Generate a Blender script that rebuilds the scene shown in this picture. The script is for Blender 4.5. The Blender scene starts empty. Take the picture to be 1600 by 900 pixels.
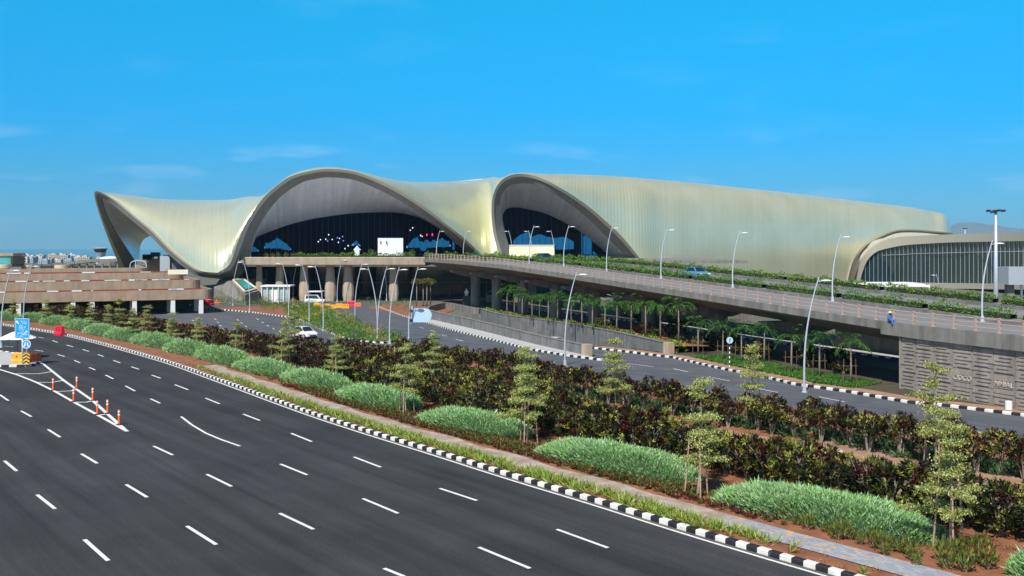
import bpy, bmesh, math, random
import numpy as np
from mathutils import Vector, Matrix
from mathutils.geometry import tessellate_polygon

R = math.radians
scn = bpy.context.scene
COL = scn.collection
rng = random.Random(7)
nrg = np.random.default_rng(7)

# ------------------------------------------------------------------ camera, sky, sun, exposure
F, H, HY = 1500.0, 11.5, 388.0          # focal length in photo pixels, eye height, horizon row
cd = bpy.data.cameras.new('camera')
cam = bpy.data.objects.new('camera', cd)
COL.objects.link(cam)
cam.location = (0, 0, H)
cam.rotation_euler = (R(90), 0, 0)
cd.sensor_width = 36.0
cd.lens = 36.0 * F / 1600.0
cd.shift_y = -(450.0 - HY) / 1600.0
cd.clip_start = 0.5
cd.clip_end = 40000
scn.camera = cam

SUN = Vector((-0.24, -0.59, 0.77)).normalized()
SKYG = [(.12, .36, .62, 1), (.085, .42, .72, 1), (.008, .56, .92, 1), (.0, .86, 1.10, 1), (.15, .29, .39, 1)]
w = bpy.data.worlds.new('World'); scn.world = w; w.use_nodes = True
nt = w.node_tree; nt.nodes.clear()
out = nt.nodes.new('ShaderNodeOutputWorld'); bg = nt.nodes.new('ShaderNodeBackground')
sky = nt.nodes.new('ShaderNodeTexSky'); sky.sky_type = 'NISHITA'; sky.sun_disc = False
sky.sun_elevation = math.asin(SUN.z); sky.sun_rotation = math.atan2(SUN.x, SUN.y)
sky.altitude = 0; sky.air_density = 1.0; sky.dust_density = 0.0; sky.ozone_density = 3.0
hs = nt.nodes.new('ShaderNodeHueSaturation'); hs.inputs['Saturation'].default_value = 1.0
nt.links.new(sky.outputs[0], hs.inputs['Color'])
# thin high cloud, part of the sky itself
tc = nt.nodes.new('ShaderNodeTexCoord'); mp = nt.nodes.new('ShaderNodeMapping')
mp.inputs['Scale'].default_value = (9, 9, 42)
nz = nt.nodes.new('ShaderNodeTexNoise'); nz.inputs['Scale'].default_value = 1.0; nz.inputs['Detail'].default_value = 7
cr_ = nt.nodes.new('ShaderNodeValToRGB')
cr_.color_ramp.elements[0].position = 0.55; cr_.color_ramp.elements[0].color = (0, 0, 0, 1)
cr_.color_ramp.elements[1].position = 0.80; cr_.color_ramp.elements[1].color = (0.2, 0.2, 0.2, 1)
mx = nt.nodes.new('ShaderNodeMixRGB'); mx.inputs[2].default_value = (7.5, 8.2, 9.0, 1)
nt.links.new(tc.outputs['Generated'], mp.inputs[0]); nt.links.new(mp.outputs[0], nz.inputs['Vector'])
nt.links.new(nz.outputs[0], cr_.inputs[0]); cl_ = nt.nodes.new('ShaderNodeMapRange'); cl_.inputs[1].default_value = .095; cl_.inputs[2].default_value = .12; cl_.inputs[3].default_value = 1; cl_.inputs[4].default_value = .12
sz_ = nt.nodes.new('ShaderNodeSeparateXYZ'); nt.links.new(tc.outputs['Generated'], sz_.inputs[0]); nt.links.new(sz_.outputs[2], cl_.inputs[0])
cm_ = nt.nodes.new('ShaderNodeMath'); cm_.operation = 'MULTIPLY'; nt.links.new(cl_.outputs[0], cm_.inputs[0]); nt.links.new(cr_.outputs[0], cm_.inputs[1]); nt.links.new(cm_.outputs[0], mx.inputs[0])
# the photograph's sky is a deep polarised blue: grade the daylight sky by elevation
sepz = nt.nodes.new('ShaderNodeSeparateXYZ'); nt.links.new(tc.outputs['Generated'], sepz.inputs[0])
gr = nt.nodes.new('ShaderNodeValToRGB'); e_ = gr.color_ramp.elements
e_[0].position = 0.0; e_[0].color = SKYG[0]; e_[1].position = 0.5; e_[1].color = SKYG[-1]
for k_, ps in ((1, .06), (2, .13), (3, .25)):
    q_ = e_.new(ps); q_.color = SKYG[k_]
nt.links.new(sepz.outputs[2], gr.inputs[0])
gm = nt.nodes.new('ShaderNodeMixRGB'); gm.blend_type = 'MULTIPLY'; gm.inputs[0].default_value = 1.0
# ... but stays pale and bright on the sun's side, behind the viewer
dt = nt.nodes.new('ShaderNodeVectorMath'); dt.operation = 'DOT_PRODUCT'; dt.inputs[1].default_value = Vector((SUN.x, SUN.y, 0)).normalized()
nt.links.new(tc.outputs['Generated'], dt.inputs[0])
mrr = nt.nodes.new('ShaderNodeMapRange'); mrr.inputs[1].default_value = .1; mrr.inputs[2].default_value = .85; nt.links.new(dt.outputs['Value'], mrr.inputs[0])
gw = nt.nodes.new('ShaderNodeMixRGB'); gw.inputs[2].default_value = (.95, .95, .95, 1); nt.links.new(mrr.outputs[0], gw.inputs[0]); nt.links.new(gr.outputs[0], gw.inputs[1])
nt.links.new(hs.outputs[0], gm.inputs[1]); nt.links.new(gw.outputs[0], gm.inputs[2])
nt.links.new(gm.outputs[0], mx.inputs[1]); nt.links.new(mx.outputs[0], bg.inputs[0])
bg.inputs[1].default_value = 0.12
nt.links.new(bg.outputs[0], out.inputs[0])
sd = bpy.data.lights.new('sun', 'SUN'); sd.energy = 4.6; sd.angle = R(0.5); sd.color = (1.0, 0.95, 0.86)
so = bpy.data.objects.new('sun', sd); COL.objects.link(so)
so.rotation_euler = (-SUN).to_track_quat('-Z', 'Y').to_euler(); so.location = SUN * 300
scn.view_settings.view_transform = 'Standard'; scn.view_settings.look = 'None'
scn.view_settings.exposure = 0.35; scn.view_settings.gamma = 1.0
scn.view_settings.use_curve_mapping = False
scn.cycles.max_bounces = 6; scn.cycles.diffuse_bounces = 4; scn.cycles.glossy_bounces = 3
scn.cycles.transparent_max_bounces = 8; scn.cycles.volume_bounces = 0
scn.cycles.use_denoising = True

# ------------------------------------------------------------------ where things stand
def P(x, y, Y):
    """the point at depth Y metres seen at photo position x, y"""
    return Vector(((x - 800) / F * Y, Y, H - (y - HY) / F * Y))

def G(x, y, z=0.0):
    """the point at height z seen at photo position x, y"""
    Y = (H - z) * F / (y - HY)
    return Vector(((x - 800) / F * Y, Y, z))

# the flyover's own axes: s along it (away from the viewer), p across it
FO, FD, FN = Vector((31.6, 78, 0)), Vector((-0.371, 0.929, 0)), Vector((0.929, 0.371, 0))
def zdeck(s):
    xs = [-60, 0, 30, 60, 90, 115, 140, 400]; zs = [4.9, 5.0, 6.2, 7.35, 8.4, 8.85, 9.0, 9.0]
    return float(np.interp(s, xs, zs))
def DK(s, p, dz=0.0):
    v = FO + FD * s + FN * p
    v.z = zdeck(s) + dz
    return v
def s_at(x, p):
    r = (x - 800) / F
    return (31.6 + .929 * p - r * (78 + .371 * p)) / (.371 + .929 * r)

# ------------------------------------------------------------------ mesh helpers
def tag(o, label=None, cat=None, group=None, kind=None):
    if label: o['label'] = label
    if cat: o['category'] = cat
    if group: o['group'] = group
    if kind: o['kind'] = kind
    return o

def empty(name, loc=(0, 0, 0), label=None, cat=None, group=None, rz=0.0):
    o = bpy.data.objects.new(name, None); COL.objects.link(o)
    o.location = loc; o.rotation_euler = (0, 0, rz); o.empty_display_size = 0.3
    return tag(o, label, cat, group)

def link(name, me, m=None, parent=None, loc=None):
    o = bpy.data.objects.new(name, me); COL.objects.link(o)
    if m is not None:
        for mm in (m if isinstance(m, (list, tuple)) else [m]): me.materials.append(mm)
    if parent is not None: o.parent = parent
    if loc is not None: o.location = loc
    return o

def copy_tree(o, parent=None):
    c = o.copy(); COL.objects.link(c)
    if parent is not None: c.parent = parent
    for ch in list(o.children): copy_tree(ch, c)
    return c

def smooth(me, ang=None):
    for p in me.polygons: p.use_smooth = True
    if ang is not None:
        me.set_sharp_from_angle(angle=ang)

class MB:
    """collects simple shapes and links them as one mesh object"""
    def __init__(s): s.bm = bmesh.new(); s.mi = 0
    def _v(s, co): return s.bm.verts.new(co)
    def face(s, pts):
        f = s.bm.faces.new([s._v(p) for p in pts]); f.material_index = s.mi; return f
    def box(s, c, size, rz=0.0, rot=None):
        m = (rot.to_4x4() if rot is not None else Matrix.Rotation(rz, 4, 'Z'))
        m = Matrix.Translation(Vector(c)) @ m
        v = [s._v(m @ Vector((sx * size[0] / 2, sy * size[1] / 2, sz * size[2] / 2))) for sx in (-1, 1) for sy in (-1, 1) for sz in (-1, 1)]
        for q in ((0, 1, 3, 2), (4, 6, 7, 5), (0, 4, 5, 1), (2, 3, 7, 6), (0, 2, 6, 4), (1, 5, 7, 3)):
            f = s.bm.faces.new([v[i] for i in q]); f.material_index = s.mi
        return s
    def prism(s, pts, z0, z1):
        lo = [s._v((p[0], p[1], z0)) for p in pts]; hi = [s._v((p[0], p[1], z1)) for p in pts]
        n = len(pts)
        for fc in (list(reversed(lo)), hi): s.bm.faces.new(fc).material_index = s.mi
        for i in range(n):
            s.bm.faces.new([lo[i], lo[(i + 1) % n], hi[(i + 1) % n], hi[i]]).material_index = s.mi
        return s
    def tube(s, pts, rad, n=8, cap=True):
        pts = [Vector(p) for p in pts]
        rad = rad if isinstance(rad, (list, tuple)) else [rad] * len(pts)
        rings = []
        ref = Vector((0.13, 1, 0.07))
        for i, p in enumerate(pts):
            t = (pts[min(i + 1, len(pts) - 1)] - pts[max(i - 1, 0)]).normalized()
            a = ref if abs(t.dot(ref.normalized())) < 0.9 else Vector((1, 0.1, 0))
            u = t.cross(a).normalized(); v = t.cross(u)
            rings.append([s._v(p + (u * math.cos(k * 2 * math.pi / n) + v * math.sin(k * 2 * math.pi / n)) * rad[i]) for k in range(n)])
        for a, b in zip(rings, rings[1:]):
            for k in range(n):
                s.bm.faces.new([a[k], a[(k + 1) % n], b[(k + 1) % n], b[k]]).material_index = s.mi
        if cap:
            s.bm.faces.new(list(reversed(rings[0]))).material_index = s.mi
            s.bm.faces.new(rings[-1]).material_index = s.mi
        return s
    def lathe(s, c, prof, n=20, sx=1.0, sy=1.0):
        c = Vector(c); rings = []
        for r, z in prof:
            rings.append([s._v(c + Vector((r * sx * math.cos(k * 2 * math.pi / n), r * sy * math.sin(k * 2 * math.pi / n), z))) for k in range(n)])
        for a, b in zip(rings, rings[1:]):
            for k in range(n):
                s.bm.faces.new([a[k], a[(k + 1) % n], b[(k + 1) % n], b[k]]).material_index = s.mi
        s.bm.faces.new(list(reversed(rings[0]))).material_index = s.mi
        s.bm.faces.new(rings[-1]).material_index = s.mi
        return s
    def grid(s, rows, close=False):
        vr = [[s._v(p) for p in r] for r in rows]
        for a, b in zip(vr, vr[1:]):
            m = len(a)
            for k in range(m if close else m - 1):
                k2 = (k + 1) % m
                s.bm.faces.new([a[k], a[k2], b[k2], b[k]]).material_index = s.mi
        return s
    def mesh(s, name, sm=False, ang=None, bevel=0.0):
        if bevel > 0:
            bmesh.ops.bevel(s.bm, geom=[e for e in s.bm.edges if len(e.link_faces) == 2 and e.calc_face_angle(0) > 0.5], offset=bevel, segments=1, affect='EDGES', clamp_overlap=True)
        bmesh.ops.recalc_face_normals(s.bm, faces=s.bm.faces)
        me = bpy.data.meshes.new(name); s.bm.to_mesh(me); s.bm.free()
        if sm: smooth(me, ang)
        return me
    def build(s, name, m, parent=None, sm=False, ang=None, loc=None, bevel=0.0):
        return link(name, s.mesh(name, sm, ang, bevel), m, parent, loc)

def catmull(pts, per=8):
    """smooth curve through tuples / vectors, `per` steps per span"""
    A = np.array([tuple(p) for p in pts], float); o = []
    n = len(A)
    for i in range(n - 1):
        p1, p2 = A[i], A[i + 1]
        p0 = A[i - 1] if i > 0 else 2 * p1 - p2
        p3 = A[i + 2] if i + 2 < n else 2 * p2 - p1
        for k in range(per):
            t = k / per
            o.append(0.5 * ((2 * p1) + (-p0 + p2) * t + (2 * p0 - 5 * p1 + 4 * p2 - p3) * t * t + (-p0 + 3 * p1 - 3 * p2 + p3) * t ** 3))
    o.append(A[-1])
    return [Vector(q) if len(q) == 3 else tuple(q) for q in o]

def resample(pts, step):
    pts = [Vector(p) for p in pts]; o = [pts[0].copy()]; need = step
    for a, b in zip(pts, pts[1:]):
        L = (b - a).length; pos = 0.0
        while L - pos >= need - 1e-9:
            pos += need; o.append(a.lerp(b, pos / L)); need = step
        need -= (L - pos)
    return o

def offset(pts, d):
    """shift a ground line sideways; positive is to the right of travel"""
    o = []
    for i, p in enumerate(pts):
        t = pts[min(i + 1, len(pts) - 1)] - pts[max(i - 1, 0)]
        t.z = 0; t.normalize()
        o.append(p + Vector((t.y, -t.x, 0)) * d)
    return o

def sheet(name, loops, z, m, kind='structure'):
    """flat ground polygon (outer loop, then holes) at height z"""
    loops = [[Vector((p[0], p[1], 0)) for p in lp] for lp in loops]
    tri = tessellate_polygon(loops)
    vs = [(p.x, p.y, z) for lp in loops for p in lp]
    me = bpy.data.meshes.new(name); me.from_pydata(vs, [], [tuple(t) for t in tri])
    bm = bmesh.new(); bm.from_mesh(me)
    for f in bm.faces:
        f.normal_update()
        if f.normal.z < 0: f.normal_flip()
    bm.to_mesh(me); bm.free()
    o = link(name, me, m)
    if kind: o['kind'] = kind
    return o

def strip(name, left, right, z, m, kind='structure'):
    mb = MB(); mb.grid([[Vector((a.x, a.y, z)), Vector((b.x, b.y, z))] for a, b in zip(left, right)])
    o = mb.build(name, m)
    if kind: o['kind'] = kind
    return o

# ------------------------------------------------------------------ materials
MATS = {}
def mat(name, col, rough=0.6, metal=0.0, var=0.12, scale=3.0, bump=0.0, bscale=40.0, spec=0.5, col2=None, emit=None, coord='pos'):
    m = bpy.data.materials.new(name); m.use_nodes = True; t = m.node_tree; b = t.nodes['Principled BSDF']
    b.inputs['Roughness'].default_value = rough; b.inputs['Metallic'].default_value = metal
    b.inputs['Specular IOR Level'].default_value = spec
    g = t.nodes.new('ShaderNodeNewGeometry') if coord == 'pos' else t.nodes.new('ShaderNodeTexCoord')
    src = g.outputs['Position'] if coord == 'pos' else g.outputs['Object']
    n1 = t.nodes.new('ShaderNodeTexNoise'); n1.inputs['Scale'].default_value = scale; n1.inputs['Detail'].default_value = 6; n1.inputs['Roughness'].default_value = 0.62
    t.links.new(src, n1.inputs['Vector'])
    rp = t.nodes.new('ShaderNodeValToRGB')
    c2 = col2 if col2 else tuple(min(1, c * (1 + var)) for c in col)
    c1 = col if col2 else tuple(c * (1 - var) for c in col)
    rp.color_ramp.elements[0].position = 0.32; rp.color_ramp.elements[0].color = (*c1, 1)
    rp.color_ramp.elements[1].position = 0.68; rp.color_ramp.elements[1].color = (*c2, 1)
    t.links.new(n1.outputs[0], rp.inputs[0]); t.links.new(rp.outputs[0], b.inputs['Base Color'])
    if bump > 0:
        n2 = t.nodes.new('ShaderNodeTexNoise'); n2.inputs['Scale'].default_value = bscale; n2.inputs['Detail'].default_value = 4
        t.links.new(src, n2.inputs['Vector'])
        bp = t.nodes.new('ShaderNodeBump'); bp.inputs['Strength'].default_value = bump; bp.inputs['Distance'].default_value = 0.02
        t.links.new(n2.outputs[0], bp.inputs['Height']); t.links.new(bp.outputs[0], b.inputs['Normal'])
    if emit:
        b.inputs['Emission Color'].default_value = (*col, 1); b.inputs['Emission Strength'].default_value = emit
    MATS[name] = m
    return m

def leaf_mat(name, rough=0.5, trans=0.25):
    m = bpy.data.materials.new(name); m.use_nodes = True; t = m.node_tree; b = t.nodes['Principled BSDF']
    a = t.nodes.new('ShaderNodeAttribute'); a.attribute_name = 'Col'
    t.links.new(a.outputs['Color'], b.inputs['Base Color'])
    b.inputs['Roughness'].default_value = rough; b.inputs['Specular IOR Level'].default_value = 0.35
    tr = t.nodes.new('ShaderNodeBsdfTranslucent'); t.links.new(a.outputs['Color'], tr.inputs[0])
    mxs = t.nodes.new('ShaderNodeMixShader'); mxs.inputs[0].default_value = trans
    t.links.new(b.outputs[0], mxs.inputs[1]); t.links.new(tr.outputs[0], mxs.inputs[2])
    t.links.new(mxs.outputs[0], t.nodes['Material Output'].inputs[0])
    return m

LEAF = leaf_mat('leaf_surface')
asphalt = mat('asphalt', (0.039, 0.039, 0.041), 0.85, var=0.22, scale=0.12, bump=0.35, bscale=30, spec=0.25)
asphalt2 = mat('asphalt_pale', (0.092, 0.098, 0.112), 0.85, var=0.15, scale=0.4, bump=0.3, bscale=25, spec=0.25)
paint = mat('road_paint', (0.72, 0.72, 0.70), 0.7, var=0.12, scale=4)
soil = mat('red_soil', (0.17, 0.06, 0.028), 0.95, scale=0.9, col2=(0.30, 0.125, 0.06), bump=0.9, bscale=5)
soil2 = mat('pale_soil', (0.26, 0.14, 0.085), 0.95, scale=1.2, col2=(0.38, 0.24, 0.16), bump=0.8, bscale=6)
earth = mat('far_ground', (0.09, 0.10, 0.07), 0.95, scale=0.02, col2=(0.14, 0.13, 0.10))
pave_m = mat('pale_paving', (0.42, 0.42, 0.41), 0.85, var=0.12, scale=1.5, bump=0.2)
conc = mat('concrete_grey', (0.215, 0.205, 0.185), 0.85, var=0.16, scale=0.8, bump=0.25, bscale=12)
conc_d = mat('concrete_weathered', (0.19, 0.19, 0.185), 0.88, var=0.22, scale=0.7, bump=0.3, bscale=12)
tan = mat('tan_concrete', (0.43, 0.345, 0.26), 0.8, var=0.10, scale=0.5, bump=0.15, bscale=10)
brown = mat('brown_concrete', (0.36, 0.27, 0.19), 0.85, var=0.14, scale=0.5, bump=0.2, bscale=8)
wallm = mat('cast_panel_concrete', (0.30, 0.265, 0.225), 0.85, var=0.12, scale=1.3, bump=0.3, bscale=14)
white = mat('white_paint', (0.78, 0.78, 0.76), 0.6, var=0.06)
black = mat('black_paint', (0.018, 0.018, 0.022), 0.6, var=0.2)
galv = mat('galvanised_steel', (0.55, 0.60, 0.65), 0.38, metal=0.35, var=0.06)
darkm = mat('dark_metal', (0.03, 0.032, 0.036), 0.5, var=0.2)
railp = mat('rose_painted_steel', (0.44, 0.32, 0.27), 0.55, var=0.12)
wood = mat('stake_wood', (0.42, 0.27, 0.19), 0.85, var=0.25, scale=5)
bark = mat('pale_bark', (0.30, 0.25, 0.20), 0.9, var=0.25, scale=6)
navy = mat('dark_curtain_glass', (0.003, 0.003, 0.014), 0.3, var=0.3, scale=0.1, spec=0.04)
dglass = mat('smoked_glass', (0.012, 0.036, 0.052), 0.08, var=0.4, scale=0.15, spec=0.45)
teal = mat('teal_glass', (0.05, 0.34, 0.34), 0.12, var=0.2, scale=0.6)
orange = mat('orange_plastic', (0.85, 0.13, 0.03), 0.45, var=0.08)
yellow = mat('yellow_plastic', (0.80, 0.36, 0.01), 0.45, var=0.10)
red = mat('red_plastic', (0.62, 0.015, 0.045), 0.45, var=0.10)
signblue = mat('sign_blue', (0.01, 0.33, 0.72), 0.4, var=0.04)
signpale = mat('pale_blue_board', (0.42, 0.60, 0.76), 0.5, var=0.05)
cream = mat('cream_board', (0.86, 0.83, 0.52), 0.6, var=0.04)
rubber = mat('tyre_rubber', (0.015, 0.015, 0.015), 0.8)
greysh = mat('grey_cladding_sheet', (0.33, 0.38, 0.42), 0.6, var=0.06)
beige = mat('beige_stone', (0.55, 0.46, 0.33), 0.8, var=0.1)
pierm = mat('pier_cladding', (0.52, 0.49, 0.41), 0.55, metal=0.1, var=0.06)

def clad_mat(name, col, col2, rough, metal, ribs, bumpk, dist=0.12, streak=False):
    """standing seam metal: seams follow the sheet's own UV"""
    m = bpy.data.materials.new(name); m.use_nodes = True; t = m.node_tree; b = t.nodes['Principled BSDF']
    uv = t.nodes.new('ShaderNodeUVMap'); sp = t.nodes.new('ShaderNodeSeparateXYZ'); t.links.new(uv.outputs[0], sp.inputs[0])
    k = t.nodes.new('ShaderNodeMath'); k.operation = 'MULTIPLY'; k.inputs[1].default_value = ribs
    t.links.new(sp.outputs[0], k.inputs[0])
    fr = t.nodes.new('ShaderNodeMath'); fr.operation = 'PINGPONG'; fr.inputs[1].default_value = 0.5; t.links.new(k.outputs[0], fr.inputs[0])
    pw = t.nodes.new('ShaderNodeMath'); pw.operation = 'POWER'; pw.inputs[1].default_value = 3.0
    d2 = t.nodes.new('ShaderNodeMath'); d2.operation = 'MULTIPLY'; d2.inputs[1].default_value = 2.0
    t.links.new(fr.outputs[0], d2.inputs[0]); t.links.new(d2.outputs[0], pw.inputs[0])
    bp = t.nodes.new('ShaderNodeBump'); bp.inputs['Strength'].default_value = bumpk; bp.inputs['Distance'].default_value = dist
    t.links.new(pw.outputs[0], bp.inputs['Height']); t.links.new(bp.outputs[0], b.inputs['Normal'])
    fl = t.nodes.new('ShaderNodeMath'); fl.operation = 'FLOOR'; t.links.new(k.outputs[0], fl.inputs[0])
    wn = t.nodes.new('ShaderNodeTexWhiteNoise'); wn.noise_dimensions = '1D'; t.links.new(fl.outputs[0], wn.inputs['W'])
    g = t.nodes.new('ShaderNodeNewGeometry')
    n1 = t.nodes.new('ShaderNodeTexNoise'); n1.inputs['Scale'].default_value = 0.09; n1.inputs['Detail'].default_value = 5; t.links.new(g.outputs['Position'], n1.inputs['Vector'])
    if streak:  # brushed sheets: stains drawn out along each sheet
        mpp = t.nodes.new('ShaderNodeMapping'); mpp.inputs['Scale'].default_value = (.55, 2.2, 1); t.links.new(uv.outputs[0], mpp.inputs[0])
        t.links.new(mpp.outputs[0], n1.inputs['Vector']); n1.inputs['Scale'].default_value = 1.0; n1.inputs['Roughness'].default_value = .7
    ad = t.nodes.new('ShaderNodeMath'); ad.operation = 'MULTIPLY_ADD'; ad.inputs[1].default_value = 0.30 if streak else 0.14
    t.links.new(wn.outputs[0], ad.inputs[0]); t.links.new(n1.outputs[0], ad.inputs[2])
    rp = t.nodes.new('ShaderNodeValToRGB'); rp.color_ramp.elements[0].position = 0.35; rp.color_ramp.elements[1].position = 0.95
    rp.color_ramp.elements[0].color = (*col, 1); rp.color_ramp.elements[1].color = (*col2, 1)
    t.links.new(ad.outputs[0], rp.inputs[0]); t.links.new(rp.outputs[0], b.inputs['Base Color'])
    b.inputs['Roughness'].default_value = rough; b.inputs['Metallic'].default_value = metal
    return m
clad = clad_mat('champagne_standing_seam', (0.60, 0.605, 0.415), (0.73, 0.73, 0.52), 0.31, 0.46, 0.9, 0.32)
soffm = clad_mat('silver_soffit_sheet', (0.66, 0.69, 0.74), (0.97, 0.98, 0.99), 0.28, 0.50, 1.1, 0.3, streak=True)
rimm = mat('rim_cladding', (0.155, 0.15, 0.135), 0.6, var=0.12, scale=0.6)

# tinted see-through glass for the clear panes
clear = bpy.data.materials.new('blue_tinted_glass'); clear.use_nodes = True
_t = clear.node_tree; _b = _t.nodes['Principled BSDF']; _b.inputs['Base Color'].default_value = (0.02, 0.10, 0.16, 1); _b.inputs['Roughness'].default_value = 0.08
_tr = _t.nodes.new('ShaderNodeBsdfTransparent'); _tr.inputs[0].default_value = (0.05, 0.30, 0.50, 1)
_m = _t.nodes.new('ShaderNodeMixShader'); _m.inputs[0].default_value = 0.85
_t.links.new(_b.outputs[0], _m.inputs[1]); _t.links.new(_tr.outputs[0], _m.inputs[2]); _t.links.new(_m.outputs[0], _t.nodes['Material Output'].inputs[0])

# long wheel tracks, oil and dust drawn out along the main road
def wear(m, ang, k=1.0):
    t = m.node_tree; b = t.nodes['Principled BSDF']; src = b.inputs['Base Color'].links[0].from_socket
    g = t.nodes.new('ShaderNodeNewGeometry'); mpn = t.nodes.new('ShaderNodeMapping'); mpn.vector_type = 'TEXTURE'; mpn.inputs['Rotation'].default_value = (0, 0, ang); mpn.inputs['Scale'].default_value = (34, 1.3, 1)
    t.links.new(g.outputs['Position'], mpn.inputs[0]); n = t.nodes.new('ShaderNodeTexNoise'); n.inputs['Scale'].default_value = 1.0; n.inputs['Detail'].default_value = 5; n.inputs['Roughness'].default_value = .7
    t.links.new(mpn.outputs[0], n.inputs['Vector'])
    r_ = t.nodes.new('ShaderNodeMapRange'); r_.inputs[1].default_value = .3; r_.inputs[2].default_value = .72; r_.inputs[3].default_value = 1 - .34 * k; r_.inputs[4].default_value = 1 + .42 * k; t.links.new(n.outputs[0], r_.inputs[0])
    v = t.nodes.new('ShaderNodeTexNoise'); v.inputs['Scale'].default_value = 9; v.inputs['Detail'].default_value = 3; t.links.new(g.outputs['Position'], v.inputs['Vector'])
    r2 = t.nodes.new('ShaderNodeMapRange'); r2.inputs[1].default_value = .25; r2.inputs[2].default_value = .75; r2.inputs[3].default_value = .78; r2.inputs[4].default_value = 1.22; t.links.new(v.outputs[0], r2.inputs[0])
    m1 = t.nodes.new('ShaderNodeMath'); m1.operation = 'MULTIPLY'; t.links.new(r_.outputs[0], m1.inputs[0]); t.links.new(r2.outputs[0], m1.inputs[1])
    vm = t.nodes.new('ShaderNodeVectorMath'); vm.operation = 'SCALE'; t.links.new(src, vm.inputs[0]); t.links.new(m1.outputs[0], vm.inputs['Scale']); t.links.new(vm.outputs[0], b.inputs['Base Color'])
wear(asphalt, R(-51.5)); wear(asphalt2, R(-45), .6)
# rain streaks and grime running down the concrete
def stains(m, k=.30):
    t = m.node_tree; b = t.nodes['Principled BSDF']; src = b.inputs['Base Color'].links[0].from_socket
    g = t.nodes.new('ShaderNodeNewGeometry'); mpn = t.nodes.new('ShaderNodeMapping'); mpn.inputs['Scale'].default_value = (1.3, 1.3, .14); t.links.new(g.outputs['Position'], mpn.inputs[0])
    n = t.nodes.new('ShaderNodeTexNoise'); n.inputs['Scale'].default_value = 1.0; n.inputs['Detail'].default_value = 7; n.inputs['Roughness'].default_value = .68; t.links.new(mpn.outputs[0], n.inputs['Vector'])
    r_ = t.nodes.new('ShaderNodeMapRange'); r_.inputs[1].default_value = .34; r_.inputs[2].default_value = .62; r_.inputs[3].default_value = 1 - k; r_.inputs[4].default_value = 1.06; t.links.new(n.outputs[0], r_.inputs[0])
    vm = t.nodes.new('ShaderNodeVectorMath'); vm.operation = 'SCALE'; t.links.new(src, vm.inputs[0]); t.links.new(r_.outputs[0], vm.inputs['Scale']); t.links.new(vm.outputs[0], b.inputs['Base Color'])
for q_ in (conc, conc_d, wallm): stains(q_, .34)
for q_ in (tan, brown, rimm): stains(q_, .2)
# worn paint
def chip(m, sc, lo, base):
    t = m.node_tree; b = t.nodes['Principled BSDF']; src = b.inputs['Base Color'].links[0].from_socket
    g = t.nodes.new('ShaderNodeNewGeometry'); n = t.nodes.new('ShaderNodeTexNoise'); n.inputs['Scale'].default_value = sc; n.inputs['Detail'].default_value = 8; n.inputs['Roughness'].default_value = .75
    t.links.new(g.outputs['Position'], n.inputs['Vector'])
    r_ = t.nodes.new('ShaderNodeMapRange'); r_.inputs[1].default_value = lo; r_.inputs[2].default_value = lo + .05; t.links.new(n.outputs[0], r_.inputs[0])
    mx_ = t.nodes.new('ShaderNodeMixRGB'); mx_.inputs[2].default_value = (*base, 1); t.links.new(r_.outputs[0], mx_.inputs[0]); t.links.new(src, mx_.inputs[1]); t.links.new(mx_.outputs[0], b.inputs['Base Color'])
chip(paint, 5, .60, (.16, .16, .16))
# ================================================================== GROUND AND ROADS
KERB = catmull([G(-230, 470)] + [G(*q) for q in [(0, 507), (103, 524), (240, 560), (333, 592), (467, 641), (560, 672), (667, 705), (800, 747), (923, 784), (1067, 829), (1200, 869), (1310, 901)]] + [Vector((15.6, 28.6, 0)), Vector((22, 20.5, 0)), Vector((30, 10, 0))], 6)
KERB = resample(KERB, 1.0)
# travel runs from far to near, so the planting bed lies on the left: negative offset
def off(d, pts=None): return offset(pts or KERB, -d)

# underpass trench
NW = [G(917, 556), G(848, 541), G(795, 528), G(747, 516), G(690, 503), G(660, 496)]
FW = [G(1045, 559), G(960, 547), G(880, 535), G(800, 519), G(757, 508), G(742, 503)]
FW = [P(1045, 541, 104.5), P(960, 525, 119), P(880, 509, 133), P(800, 495, 146), P(765, 488, 156), P(752, 484, 163)]
for q in FW: q.z = 0
NW = catmull(NW, 5); FW = catmull(FW, 5)
hole = [(p.x, p.y) for p in NW] + [(p.x, p.y) for p in reversed(FW)]
BIG = 16000
sheet('ground', [[(-BIG, -60), (BIG, -60), (BIG, BIG), (-BIG, BIG)], hole], -0.05, earth)

sheet('added_water', [[(-BIG, 1250), (BIG, 1250), (BIG, BIG - 600), (-BIG, BIG - 600)]], -0.02, mat('sky_mirror_water', (.03, .07, .09), .12, var=.1, scale=.002))  # sheet added to mirror the sky as a hazy blue horizon band
kx = [(p.x, p.y) for p in KERB]
sheet('main_road', [[(-260, -40), (60, -40), (60, 5)] + kx[::-1] + [(-260, 330)]], 0.0, asphalt)

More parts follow.
